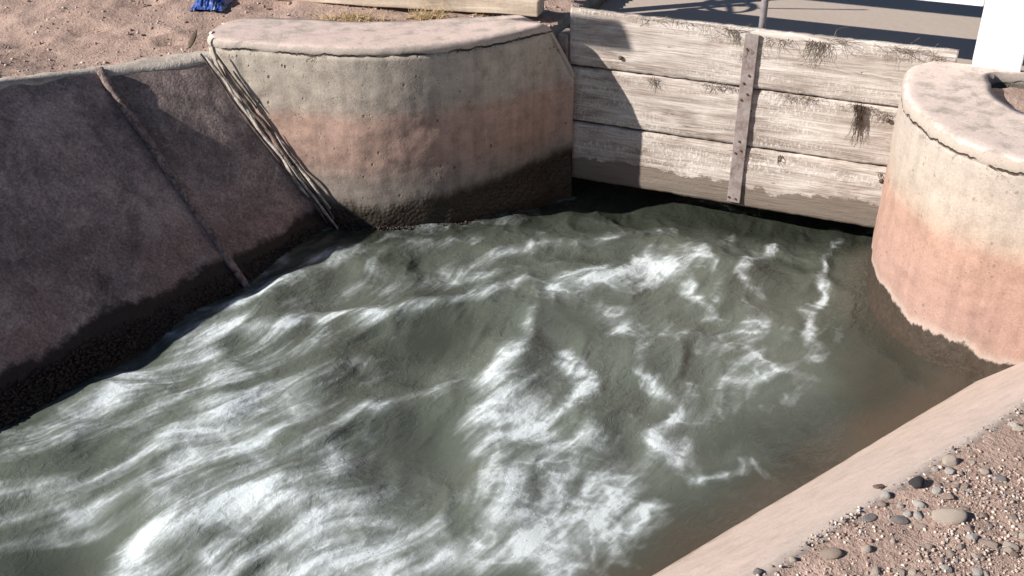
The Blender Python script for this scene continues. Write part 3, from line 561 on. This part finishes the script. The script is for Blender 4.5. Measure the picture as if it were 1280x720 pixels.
# upstream pool held behind the gate
pv = [P0 + GD * .02 + GN * .0, Q0, Q0 + GN * 9, P0 + GN * 9]
g0 = GB + GD * -.2 + GN * .05; g1 = GB + GD * 2.6 + GN * .05
V = [(*g0, .74), (*g1, .74), (*(g1 + GN * 9), .74), (*(g0 + GN * 9), .74)]
tag(mesh('upstream_water', V, [(0, 1, 2, 3)], M['muddy']), 'still muddy beige water held behind the timber gate', 'water', kind='structure')
for (a_, b_, lb) in ((g0 - GD * .06, g0 - GD * .06 + GN * 8, 'low concrete wall along the left side of the upstream pool'),):
    d_ = b_ - a_; V = []
    for w_ in (0, .14):
        for e_ in (a_, b_):
            for z_ in (-.7, .80): V.append((*(e_ - GD * w_), z_))
    tag(mesh('pool_wall', V, [(0, 1, 3, 2), (4, 5, 7, 6), (1, 3, 7, 5), (0, 1, 5, 4), (2, 3, 7, 6)], M['wall_left']), lb, 'wall')

# ------------------------------------------------------------------ things on the left bank
def board(name, a, b, w, h, mat, label, cat):
    a = np.array(a); b = np.array(b); L = np.linalg.norm(b - a); d = (b - a) / L; root = None
    bm = bmesh.new(); bm_box(bm, 0, L, 0, w, 0, h, .006)
    bmesh.ops.subdivide_edges(bm, edges=[e for e in bm.edges if e.calc_length() > L * .8], cuts=30)
    for v in bm.verts: v.co += Vector(((vn(v.co.x * 9, v.co.y * 30) - .5) * .004, (vn(v.co.x * 6, 3) - .5) * .012, (vn(v.co.x * 6, 9) - .5) * .012))
    o = bm_obj(name, bm, mat); o.location = a; o.rotation_euler = (0, -math.asin(d[2]), math.atan2(d[1], d[0])); return tag(o, label, cat)
b0, b1 = at(240, -8, .84), at(672, 21, .86)
board('timber_beam', b0, b1, .13, .075, M['timber'], 'long pale timber beam lying on soil behind the left curved wall', 'timber beam')
# blue tarp, crumpled
c = at(258, 9, .85); nx = 50; u, v = np.meshgrid(np.linspace(-1, 1, nx), np.linspace(0, 1, nx), indexing='ij')
rad = .13 * (1 + .25 * np.sin(u * 9)); zz_ = np.maximum(0, .055 * np.sin(math.pi * np.clip(v + .06, 0, 1)) * (1 - np.abs(u) ** 3) * (.6 + .8 * fbm(u * 6, v * 4, 2)) + .02 * (fbm(u * 14, v * 8, 6) - .4))
tp = grid_mesh('blue_tarp', u * .085 + .02 * (fbm(v * 5, u * 3, 3) - .5), v * .26 + .03 * (fbm(u * 4, v * 3, 5) - .5), zz_ + .012, None, M['tarp']); tp.location = (c[0], c[1] - .02, ground_z(c[0], c[1]) - .012)
tag(tp, 'crumpled blue plastic tarp lying on the brown soil', 'tarp')
def tuft(px, py, n, ln, wx, label, seed):
    rg = np.random.default_rng(seed); c = at(px, py, .85); V, F = [], []
    for _ in range(n):
        x, y = rg.normal(0, wx), rg.normal(0, .035); z = float(ground_z(c[0] + x, c[1] + y)) - .85; a = rg.random() * 6.28; tilt = rg.uniform(.2, 1.2); L = ln * rg.uniform(.4, 1.2); p = np.array([x, y, z]); pts = []
        for k in range(5):
            pts.append(p.copy()); st = L / 4; p = p + st * np.array([math.cos(a) * math.sin(tilt), math.sin(a) * math.sin(tilt), math.cos(tilt)]); tilt += .18
        tube_geo(V, F, pts, .0019, .0006, 3)
    tube_geo(V, F, [(wx * q, 0, float(ground_z(c[0] + wx * q, c[1])) - .85 + .003) for q in np.linspace(-2.6, 2.6, 9)], .003, .003, 3)
    o = mesh('dry_grass_tuft', V, F, M['straw'], None); o.location = c; return tag(o, label, 'grass tuft', 'dry grass tufts behind the left wall')
tuft(440, 22, 230, .07, .075, 'wide low straw grass tuft along the back of the curved wall', 1); tuft(535, 20, 190, .085, .04, 'taller straw grass tuft standing nearest the timber beam end', 2); tuft(398, 24, 60, .05, .04, 'thin sparse straw grass wisps at the left of the tufts', 3); tuft(608, 17, 30, .04, .03, 'few short straw blades at the right by the beam end', 4)
# curled leaf-like bark scrap by the slab corner
V, F = [], []; c = at(236, 58, .86); m_ = []
for i in range(9):
    for j in range(5):
        a = (j - 2) * .5; q = i / 8; wd = .011 * math.sin(math.pi * (.1 + .85 * q)); m_.append((wd * math.sin(a) * 1.6 + q * .035, .0 + q * .03, q * .075 + wd * math.cos(a) * .6))
F = [(i * 5 + j, i * 5 + j + 1, i * 5 + j + 6, i * 5 + j + 5) for i in range(8) for j in range(4)]
o = mesh('bark_scrap', m_, F, M['weed_dark'], None, True); md = o.modifiers.new('thick', 'SOLIDIFY'); md.thickness = .004; o.location = c + np.array([0, 0, -.01]); tag(o, 'curled dark bark scrap standing by the corner of the slab', 'bark scrap')
# clods and grit of the left bank: too many to count
n = 3800; px = rng.uniform(-60, 720, n); py = rng.uniform(-30, 100, n) ** 1.0; P = np.array([at(a, b, .84) for a, b in zip(px, py)]); ok = ~inside(P[:, 0], P[:, 1], HOLE) & (P[:, 1] < 6.4) & (P[:, 1] > 3.6); P = P[ok]; P[:, 2] = ground_z(P[:, 0], P[:, 1])
sz = .0022 + .009 * rng.random(len(P)) ** 4; mi = rng.choice(5, len(P), p=[.34, .28, .16, .14, .08])
tag(pebble_cloud('soil_clods', P, sz, [ST['brown'], ST['pink'], ST['tan'], M['soil'], ST['pale']], mi, .8), 'small clods and grit strewn over the left bank soil', 'soil clods', kind='stuff')

# ------------------------------------------------------------------ stones and gravel of the right bank
def stone_mesh(seed, ang=0.0, sub=3):
    rg = np.random.default_rng(seed); bm = bmesh.new(); bmesh.ops.create_icosphere(bm, subdivisions=sub, radius=1.0)
    pl_ = [(Vector(rg.normal(0, 1, 3)).normalized(), rg.uniform(.55, .9)) for _ in range(int(4 + ang * 9))]
    for v in bm.verts:
        c_ = v.co.copy(); d_ = 1 + .16 * (float(fbm(c_.x * 1.6 + c_.z * 2 + seed, c_.y * 1.6 - c_.z, seed % 40)) - .5) * 2
        for n_, k_ in pl_:
            q = (c_ * d_).dot(n_)
            if q > k_: c_ = c_ - n_ * (q - k_) * (.45 + .5 * ang)
        v.co = c_ * d_
    me = bpy.data.meshes.new('stone'); bm.to_mesh(me); bm.free(); return me
def stone(name, px, py, wpx, hpx, flat, mat, label, seed, ang=.3, rot=0., group=None, sink=.25, cat='stone'):
    c_ = at(px, py, .56); c_ = at(px, py, float(ground_z(c_[0], c_[1]))); dist = float(np.linalg.norm(c_ - np.array([0, 0, CAM_H]))); wpx *= .85; hpx *= .85; a = wpx / CAM_F * dist / 2; b_ = hpx / CAM_F * dist / 2 * 1.25
    o = link(name, stone_mesh(seed, ang), ST[mat]); h = min(a, b_) * flat; o.scale = (a, b_, h); o.rotation_euler = (random.uniform(-.15, .15), random.uniform(-.15, .15), rot)
    o.location = (c_[0], c_[1], c_[2] + h * (.7 - 2 * sink)); return tag(o, label, cat, group)
stone('stone', 1186, 646, 46, 24, .8, 'pale', 'largest pale tan oval stone half sunk in the gravel', 11, .1, -.1, sink=.3)
stone('stone', 1146, 605, 24, 20, .9, 'dark', 'black angular slate stone lying near the concrete strip', 12, .9, .5)
stone('stone', 1124, 651, 26, 17, .5, 'grey', 'flat grey stone lying left of the pale oval stone', 13, .7, -.2)
stone('stone', 1086, 648, 28, 13, .5, 'grey', 'light grey flat shard beside the edge of the strip', 14, .9, .5)
stone('stone', 1149, 631, 18, 11, .8, 'white', 'bright white oblong stone just below the black slate', 15, .3, -.4)
stone('stone', 1134, 643, 13, 10, .8, 'white', 'small white knob stone above the flat grey stone', 16, .3, .2)
stone('stone', 1107, 620, 16, 12, .9, 'white', 'white chipped stone with pink stone beneath it', 17, .6, .3)
stone('stone', 1103, 631, 12, 9, .9, 'pink', 'pinkish stone tucked under the white chipped stone', 18, .5, .3)
stone('stone', 1098, 608, 20, 8, .5, 'brown', 'thin dark brown flat stone at the strip edge', 19, .6, .2)
stone('stone', 1083, 687, 15, 11, .9, 'pale', 'round cream pebble alone on smooth soil low down', 20, .1, .3)
stone('stone', 1038, 693, 32, 16, .7, 'tan', 'rounded brownish stone near the bottom of the strip', 21, .4, .1)
stone('stone', 1188, 578, 22, 16, .9, 'pale', 'rough pale crystalline lump above the black slate', 22, .9, .4)
stone('stone', 1236, 680, 30, 14, .5, 'tan', 'flat tan slab stone right of the pale oval stone', 23, .8, -.5)
stone('stone', 1263, 684, 22, 13, .9, 'pale', 'pale blocky stone at the right edge with dark end', 24, .9, -.4)
stone('stone', 1268, 694, 11, 11, .9, 'brown', 'reddish brown block below the pale blocky stone', 25, .8, .3)
stone('stone', 1195, 608, 11, 9, .9, 'pale', 'small round tan pebble right of the black slate', 26, .1, .2)
stone('stone', 1150, 657, 24, 9, .5, 'tan', 'narrow buff sliver stone below the white knob stone', 27, .8, -.5)
stone('stone', 1248, 598, 20, 11, .7, 'grey', 'grey green flat stone high on the right of gravel', 28, .8, -.5)
stone('stone', 1230, 590, 15, 10, .8, 'pale', 'cream stone leaning on the grey green flat stone', 29, .6, -.3)
stone('stone', 1222, 716, 14, 14, .7, 'white', 'white stone at the bottom edge of the picture', 30, .5, -.9)
stone('stone', 947, 715, 16, 10, .8, 'grey', 'grey stone half buried at the lower end of strip', 31, .5, .4)
BASE = {k: [stone_mesh(100 + 7 * i + j, .85, 2) for j in range(4)] for i, k in enumerate(ST)}
for k in BASE:
    for me in BASE[k]:
        me.materials.append(ST[k]); me.polygons.foreach_set('use_smooth', [False] * len(me.polygons))
desc = {'pale': 'small cream pebble among the grit of the right bank', 'white': 'small white pebble among the grit of the right bank', 'pink': 'small reddish pebble among the grit of the right bank', 'grey': 'small grey pebble among the grit of the right bank', 'dark': 'small black pebble among the grit of the right bank', 'tan': 'small buff pebble among the grit of the right bank', 'brown': 'small brown pebble among the grit of the right bank'}
def gravel_pts(n, pad=0):
    out = []
    while len(out) < n:
        x, y = random.uniform(880, 1300), random.uniform(470, 745); c_ = at(x, y, .552); sd = (c_[:2] - RT0) @ LNR
        if sd < .0: continue
        dens = .16 + .84 * float(sstep(.46, .56, fbm(c_[0] * 4.5, c_[1] * 4.5, 12))); dens *= 1.3 if sd < .35 else .7
        if random.random() < dens: out.append((c_[0], c_[1], float(ground_z(c_[0], c_[1]))))
    return np.array(out)
kinds = list(ST); kp = [.30, .15, .30, .03, .01, .19, .02]
for p_ in gravel_pts(170):
    k = kinds[rng.choice(7, p=kp)]; o = bpy.data.objects.new('pebble', random.choice(BASE[k])); S.collection.objects.link(o); a = .0040 + .011 * random.random() ** 2.4
    o.scale = (a * random.uniform(.9, 1.5), a, a * random.uniform(.5, .9)); o.rotation_euler = (random.uniform(-.3, .3), random.uniform(-.3, .3), random.random() * 6.28); o.location = (p_[0], p_[1], p_[2] + a * .1); tag(o, desc[k], 'pebble', 'small %s pebbles on the right bank' % k)
P = gravel_pts(4200); sz = .0011 + .0045 * rng.random(len(P)) ** 4.5; P[:, 2] += sz * .3; mi = rng.choice(6, len(P), p=[.16, .07, .34, .11, .20, .12])
tag(pebble_cloud('gravel', P, sz, [ST['pale'], ST['white'], ST['pink'], ST['grey'], ST['tan'], ST['brown']], mi, .75), 'fine pink and grey grit covering the right bank', 'gravel', kind='stuff')
# plate added out of view on the left bank, shaped to shade the gate
pc = np.array([.385, 4.985]) - np.array([math.cos(R(SUN_AZ)), math.sin(R(SUN_AZ))]) * 2.9; zc = .835 + 2.9 * math.tan(R(SUN_EL))
sg = thing('shadow_plate', 'made-up metal plate on a thin rod, added to shade the gate', 'sign', (pc[0], pc[1], .85), GA)
V = [(x, y, z - .85) for y in (0, .004) for (x, z) in ((-.22, zc - .075), (.175, zc - .075), (.150, zc + .0), (.12, zc + .055), (.09, zc + .066), (-.22, zc + .075))]
mesh('plate', V, [(0, 1, 2, 3, 4, 5), (11, 10, 9, 8, 7, 6)] + [(k, (k + 1) % 6, 6 + (k + 1) % 6, 6 + k) for k in range(6)], M['pipe'], sg)
V, F = [], []; tube_geo(V, F, [(-.2, .008, -.2), (-.2, .008, zc - .85)], .0016, .0016, 6); mesh('rod', V, F, M['pipe'], sg)

# ------------------------------------------------------------------ the water
dx = .007; x0, x1, y0, y1 = -3.0, 2.25, 1.3, 5.35
ux = np.arange(x0, x1, dx); uy = np.arange(y0, y1, dx); X, Y = np.meshgrid(ux, uy, indexing='ij')
# flow: straight out of the gate, turning down the canal, with eddies
dg = -((X - GB[0]) * GN[0] + (Y - GB[1]) * GN[1]); tt = sstep(-.55, -1.5, X + .25 * (Y - 3))
t2 = sstep(.2, 1.6, dg) * (1 - tt); t1 = 1 - tt - t2; vx = -GN[0] * t1 - .56 * t2 - .90 * tt; vy = -GN[1] * t1 - .83 * t2 - .43 * tt
def curl(x, y, f, s):
    e = .01; a = fbm(x * f, y * f, s, 2); return (fbm(x * f, (y + e) * f, s, 2) - a) / e, -(fbm((x + e) * f, y * f, s, 2) - a) / e
cx, cy = curl(X, Y, 2.1, 21); calm = sstep(.0, .5, ((X - RW0[0]) * -LNR[0] + (Y - RW0[1]) * -LNR[1]))
vx = vx + cx * .30; vy = vy + cy * .30; q = np.hypot(vx, vy) + 1e-6; vx /= q; vy /= q
nz = np.random.default_rng(5).random(X.shape); nz = (nz + np.roll(nz, 1, 0) + np.roll(nz, 1, 1) + np.roll(nz, (1, 1), (0, 1))) / 4; nz2 = fbm(X * 22, Y * 22, 31, 3)
def samp(A, x, y):
    i = np.clip(((x - x0) / dx + .5).astype(int), 0, A.shape[0] - 1); j = np.clip(((y - y0) / dx + .5).astype(int), 0, A.shape[1] - 1); return A[i, j]
fine = np.zeros_like(X); coarse = np.zeros_like(X); cnt = 0
for sgn in (1, -1):
    qx, qy = X.copy(), Y.copy()
    for k in range(26):
        w_ = math.cos(k / 26 * math.pi / 2); fine += w_ * samp(nz, qx, qy) * (k < 8); coarse += w_ * samp(nz2, qx, qy) * (k < 15)
        a_, b_ = samp(vx, qx, qy), samp(vy, qx, qy); qx = qx + sgn * a_ * .010; qy = qy + sgn * b_ * .010
def norm01(A): a_, b_ = np.percentile(A, (2, 98)); return np.clip((A - a_) / (b_ - a_), 0, 1)
fine = norm01(fine); coarse = norm01(coarse)
# long-lived foam features: (pixel path on the photograph, half width m, strength, crest height m)
ST_ = [([(690, 372), (720, 352), (770, 345), (820, 330), (855, 312), (866, 325)], .060, 1.0, .045), ([(740, 352), (800, 350), (860, 335)], .06, .7, .02), ([(720, 303), (770, 300), (830, 288), (865, 300)], .03, .5, .01), ([(560, 330), (620, 318), (690, 305), (760, 300)], .03, .35, .01),
 ([(662, 400), (655, 430), (640, 455)], .022, .9, .03), ([(640, 450), (622, 480), (605, 520), (608, 560), (625, 600), (635, 650)], .040, 1.0, .055), ([(650, 500), (680, 560), (700, 600), (730, 640)], .11, .8, .03), ([(690, 455), (730, 465), (735, 490), (725, 515)], .018, .7, .01), ([(640, 640), (690, 700), (700, 740)], .06, .75, .03),
 ([(265, 460), (275, 490), (285, 515), (250, 555), (215, 600), (195, 650), (165, 730)], .035, .9, .022), ([(290, 520), (260, 580), (240, 660), (230, 740)], .10, .75, .03), ([(330, 560), (400, 590), (440, 640), (430, 730)], .15, .42, .0), ([(400, 680), (450, 665), (500, 680), (560, 690), (620, 690)], .06, .75, .03), ([(385, 500), (375, 540), (420, 600), (400, 640)], .05, .5, .02), ([(420, 700), (470, 720)], .08, .8, .02), ([(300, 620), (360, 650), (380, 720)], .07, .5, .01),
 ([(-30, 612), (90, 592), (180, 575), (220, 545), (260, 505)], .03, .8, .03), ([(-30, 645), (90, 625), (190, 600)], .05, .65, .02), ([(-30, 685), (60, 660), (190, 632)], .03, .55, .02), ([(100, 500), (150, 490), (210, 470), (260, 445)], .03, .5, .02), ([(10, 560), (80, 540), (160, 520), (230, 490)], .04, .6, .02), ([(120, 490), (200, 450), (290, 410)], .035, .5, .02), ([(300, 380), (360, 360), (430, 335)], .035, .45, .02), ([(20, 548), (90, 515), (150, 475), (220, 430), (300, 382), (380, 345), (440, 318)], .050, .62, .015), ([(690, 300), (640, 320), (600, 330)], .03, .45, .01), ([(690, 440), (720, 452), (735, 475), (728, 505)], .022, .8, .01), ([(770, 420), (800, 440), (815, 470)], .03, .5, .01), ([(880, 330), (900, 350), (895, 380)], .022, .5, .01), ([(740, 380), (770, 395), (790, 430)], .025, .45, .01), ([(1000, 455), (1010, 480), (990, 500)], .025, .4, .0), ([(890, 520), (920, 510), (960, 515)], .03, .35, .0), ([(480, 300), (540, 288), (620, 280)], .022, .4, .01), ([(440, 320), (520, 305), (600, 300)], .03, .4, .01),
 ([(300, 415), (380, 395), (450, 395), (480, 405)], .022, .75, .03), ([(460, 400), (540, 388), (600, 375), (660, 358)], .028, .75, .035), ([(430, 330), (500, 345), (560, 338)], .03, .35, .02), ([(410, 550), (480, 512), (540, 488), (620, 468)], .03, .75, .03), ([(300, 455), (360, 440), (420, 430)], .04, .45, .02), ([(380, 380), (470, 360), (560, 355), (640, 345)], .05, .35, .02), ([(330, 480), (400, 470), (480, 450)], .06, .35, .02),
 ([(968, 303), (935, 330), (925, 350), (950, 367)], .022, .85, .02), ([(925, 375), (950, 400), (945, 420)], .018, .6, .01), ([(930, 400), (935, 430), (945, 455), (978, 462)], .030, .9, .02), ([(978, 462), (950, 470), (910, 478)], .028, .65, .01), ([(1052, 293), (1030, 320), (1025, 350), (1012, 378)], .018, .75, .015), ([(1000, 388), (1005, 420), (1020, 445)], .025, .65, .01), ([(855, 355), (870, 385), (900, 400)], .024, .65, .01), ([(810, 463), (830, 490), (842, 512), (825, 540), (830, 580)], .022, .95, .03), ([(870, 500), (860, 540), (840, 570)], .06, .3, .0), ([(855, 603), (910, 598), (950, 582), (966, 592)], .022, .85, .025), ([(790, 620), (800, 660), (790, 690)], .05, .3, .0), ([(920, 285), (895, 312)], .025, .35, .01), ([(1055, 290), (1085, 312)], .025, .4, .01), ([(880, 440), (900, 420)], .03, .4, 0), ([(760, 400), (820, 420), (880, 430)], .06, .3, 0), ([(740, 560), (780, 600), (770, 640)], .05, .4, 0)]
wxp = (fbm(X * 7, Y * 7, 41, 4) - .5) * .13; wyp = (fbm(X * 7, Y * 7, 47, 4) - .5) * .13
XW, YW = X + wxp, Y + wyp; XS = X + (fbm(X * 5, Y * 5, 41, 1) - .5) * .09; YS = Y + (fbm(X * 5, Y * 5, 47, 1) - .5) * .09
env = np.zeros_like(X); ht = np.zeros_like(X); wide = np.zeros_like(X)
for pts, wd, st, hh in ST_:
    PP = [at(a_, b_, 0)[:2] for a_, b_ in pts]; d2 = np.full(X.shape, 1e9)
    for (ax, ay), (bx, by) in zip(PP[:-1], PP[1:]):
        ux_, uy_ = bx - ax, by - ay; t_ = np.clip(((XW - ax) * ux_ + (YW - ay) * uy_) / (ux_ * ux_ + uy_ * uy_ + 1e-9), 0, 1); d2 = np.minimum(d2, (XW - ax - ux_ * t_) ** 2 + (YW - ay - uy_ * t_) ** 2)
    h2 = np.full(X.shape, 1e9)
    for (ax, ay), (bx, by) in zip(PP[:-1], PP[1:]):
        ux_, uy_ = bx - ax, by - ay; t_ = np.clip(((XS - ax) * ux_ + (YS - ay) * uy_) / (ux_ * ux_ + uy_ * uy_ + 1e-9), 0, 1); h2 = np.minimum(h2, (XS - ax - ux_ * t_) ** 2 + (YS - ay - uy_ * t_) ** 2)
    e_ = np.exp(-d2 / (2 * (wd * 1.0) ** 2)); env = np.maximum(env, 0) + st * e_ * (1 - np.minimum(env, 1) * .6); ht += .52 * hh * np.exp(-h2 / (2 * (wd * 1.3 + .015) ** 2)); wide += .5 * st * np.exp(-d2 / (2 * (wd * 2.3 + .03) ** 2))
for (px_, py_, r_, a_) in [(690, 400, .13, .035), (560, 560, .16, -.05), (90, 680, .18, -.05), (560, 440, .12, -.03), (760, 440, .15, .02), (900, 360, .1, .02), (480, 600, .2, .02), (330, 640, .2, .03), (980, 370, .1, -.03), (500, 470, .12, -.02)]:
    c_ = at(px_, py_, 0); ht += a_ * np.exp(-((X - c_[0]) ** 2 + (Y - c_[1]) ** 2) / (2 * r_ * r_))
# general turbulence: dying out towards the calm right bank and in the smooth troughs
turb = sstep(.05, .75, ((X - RW0[0]) * -LNR[0] + (Y - RW0[1]) * -LNR[1]))
for (px_, py_, r_) in [(565, 560, .17), (80, 690, .16), (700, 410, .10), (540, 425, .09), (985, 375, .10), (1060, 470, .25)]:
    c_ = at(px_, py_, 0); turb = turb * (1 - .85 * np.exp(-((X - c_[0]) ** 2 + (Y - c_[1]) ** 2) / (2 * r_ * r_)))
rid0 = 1 - np.abs(2 * fbm(XW * 5.5, YW * 5.5, 61, 2) - 1); rid1 = 1 - np.abs(2 * fbm(XW * 14, YW * 14, 67, 2) - 1)
rid = 1 - np.abs(2 * fbm(XW * 5.5, YW * 5.5, 61, 4) - 1); rid = np.clip((rid - .80) / .2, 0, 1) ** 1.6
big = sstep(.40, .66, fbm(X * 2.0 + wxp * 2, Y * 2.0 + wyp * 2, 71, 3))
bgf = turb * (.30 * big * coarse +   .44 * rid * (.3 + .7 * coarse) * (.35 + .65 * big) + .10 * sstep(.45, .95, coarse))
clump = norm01(fbm(XW * 12 + .6 * wxp, YW * 12, 111, 4)); leftd = sstep(-2.3, -1.2, X + .45 * (Y - 4.3))
foam = np.clip(env, 0, 1.1) * (.10 + .42 * coarse + .22 * fine + .56 * clump) + bgf * (.35 + .5 * fine + .5 * clump) * (.35 + .65 * leftd)
lace = 1 - np.abs(2 * fbm(XW * 13 + 2 * wyp, YW * 13, 121, 4) - 1); lace = np.clip((lace - .72) / .28, 0, 1)
foam = foam * (.62 + .75 * lace) * (.66 + .60 * sstep(.25, .75, fbm(XW * 4.2, YW * 4.2, 131, 3)))
foam = foam + .5 * np.clip(foam - .35, 0, 1)
def smear(A, n, st):
    T = A.copy(); wt = 1.0
    for sgn in (1, -1):
        qx, qy = X.copy(), Y.copy()
        for k in range(1, n + 1):
            a_, b_ = samp(vx, qx, qy), samp(vy, qx, qy); qx = qx + sgn * a_ * st; qy = qy + sgn * b_ * st; w_ = 1 - k / (n + 1); T += w_ * samp(A, qx, qy); wt += w_
    return T / wt
ks = .30 + .40 * sstep(.5, -.4, X)
foam = (ks * smear(foam, 10, .009) * (.80 + .40 * fine) + (1.06 - ks) * foam)
foam = np.clip(foam - .06, 0, 2) * 1.10
# little foam, and shade painted darker, by the gate and left wall foot
dl = np.full(X.shape, 9.0)
for pxy in resample(LF, 60)[20:]: dl = np.minimum(dl, np.hypot(X - pxy[0], Y - pxy[1]))
foam_shade = sstep(.03, .32, dl) * sstep(.0, .30, dg); foam = foam * (.25 + .75 * foam_shade)
foam = np.clip(foam, 0, 1.25) * sstep(-.12, .0, dg + .05)
aer = np.clip(.14 + .75 * wide + .50 * turb * fbm(X * 3, Y * 3, 77, 3), 0, 1)
for (px_, py_, r_, a_) in [(850, 430, .32, .55), (960, 470, .2, .15), (560, 600, .15, .35), (600, 650, .15, .3)]:
    c_ = at(px_, py_, 0); aer = np.clip(aer + a_ * np.exp(-((X - c_[0]) ** 2 + (Y - c_[1]) ** 2) / (2 * r_ * r_)), 0, 1)
aer = aer * (.2 + .8 * foam_shade)  # wall shade painted in here as less aerated, darker water
sd = ((X - RW0[0]) * -LNR[0] + (Y - RW0[1]) * -LNR[1]); wl = resample(RF, 200)
dw = np.full(X.shape, 9.0)
for pxy in wl[::3]: dw = np.minimum(dw, np.hypot(X - pxy[0], Y - pxy[1]))
shal = np.clip(sstep(.20, .0, sd + (fbm(X * 8, Y * 8, 81) - .5) * .10) * .85 + .55 * sstep(.22, .0, dw + (fbm(X * 8, Y * 8, 82) - .5) * .08), 0, 1)
dt = np.full(X.shape, 9.0)
for pxy in resample(TOE, 200): dt = np.minimum(dt, np.hypot(X - pxy[0], Y - pxy[1]))
for pxy in resample(LF, 60)[25:]: dt = np.minimum(dt, np.hypot(X - pxy[0], Y - pxy[1]))
foam = np.clip(foam + .26 * np.exp(-(dt / .15) ** 2) * clump * (.4 + .9 * lace) + .40 * np.exp(-(dt / .035) ** 2) * sstep(.45, .7, fbm(X * 9, Y * 9, 141, 3)) + .30 * np.exp(-(dw / .03) ** 2) * sstep(.5, .75, fbm(X * 12, Y * 12, 143, 3)), 0, 1.35)
chop = .14 + .50 * turb * (1 - .3 * np.clip(env, 0, 1))
adv = norm01(coarse)
ht = ht + turb * ((fbm(XS * 3.0, YS * 3.0, 91, 2) - .5) * .075 + (fbm(XS * 8, YS * 8, 95, 2) - .5) * .018 + .024 * (rid0 ** 2 - .5) + .010 * (rid1 ** 2 - .5)) + (1 - turb) * (fbm(X * 6, Y * 6, 99, 3) - .5) * .012
ht = (.8 * smear(ht, 8, .010) + .2 * ht) * .82 - .045 * sstep(.55, .05, dg)
ht = ht * sstep(-.02, .22, sd) * sstep(.0, .15, dw)
ht = ht - .05 * sstep(-.75, -1.95, X)
ca, sa = -.64, -.77
o = grid_mesh('water', X, Y, ht, None, M['water'], None, {'foam': foam, 'aeration': aer, 'shallow': shal, 'chop': chop, 'along': X * ca + Y * sa + .08 * (fbm(X * 2, Y * 2, 13, 2) - .5), 'across': -X * sa + Y * ca + .10 * (fbm(X * 2.3, Y * 2.3, 15, 2) - .5)})
tag(o, 'rushing murky green canal water with streaks of white foam', 'water', kind='structure')
prob = np.clip(env - .55, 0, 1) * np.clip(foam - .3, 0, 1); fl = np.flatnonzero(prob.ravel() > .05); pk = rng.choice(fl, 700, p=prob.ravel()[fl] / prob.ravel()[fl].sum())
P = np.stack([X.ravel()[pk], Y.ravel()[pk], ht.ravel()[pk] + .002 + .030 * rng.random(700) ** 3], 1); P[:, :2] += rng.normal(0, .006, (700, 2))
mw = NT('white_spray', .3, .5); tag(pebble_cloud('spray', P, rng.uniform(.0006, .0015, 700), [mw.done((.80, .85, .87))], None, 1.0), 'white droplets of spray over the foam crests', 'spray', kind='stuff')
# quieter water further down the canal, outside the picture
V = [(-9, -4, -.06), (3, -4, -.06), (3, y0 + .02, -.06), (x0 + .02, y0 + .02, -.06), (x0 + .02, 5.0, -.06), (-9, 5.0, -.06)]
tag(mesh('downstream_water', V, [(0, 1, 2, 3), (0, 3, 4, 5)], M['water']), 'murky canal water flowing away downstream', 'water', kind='structure')
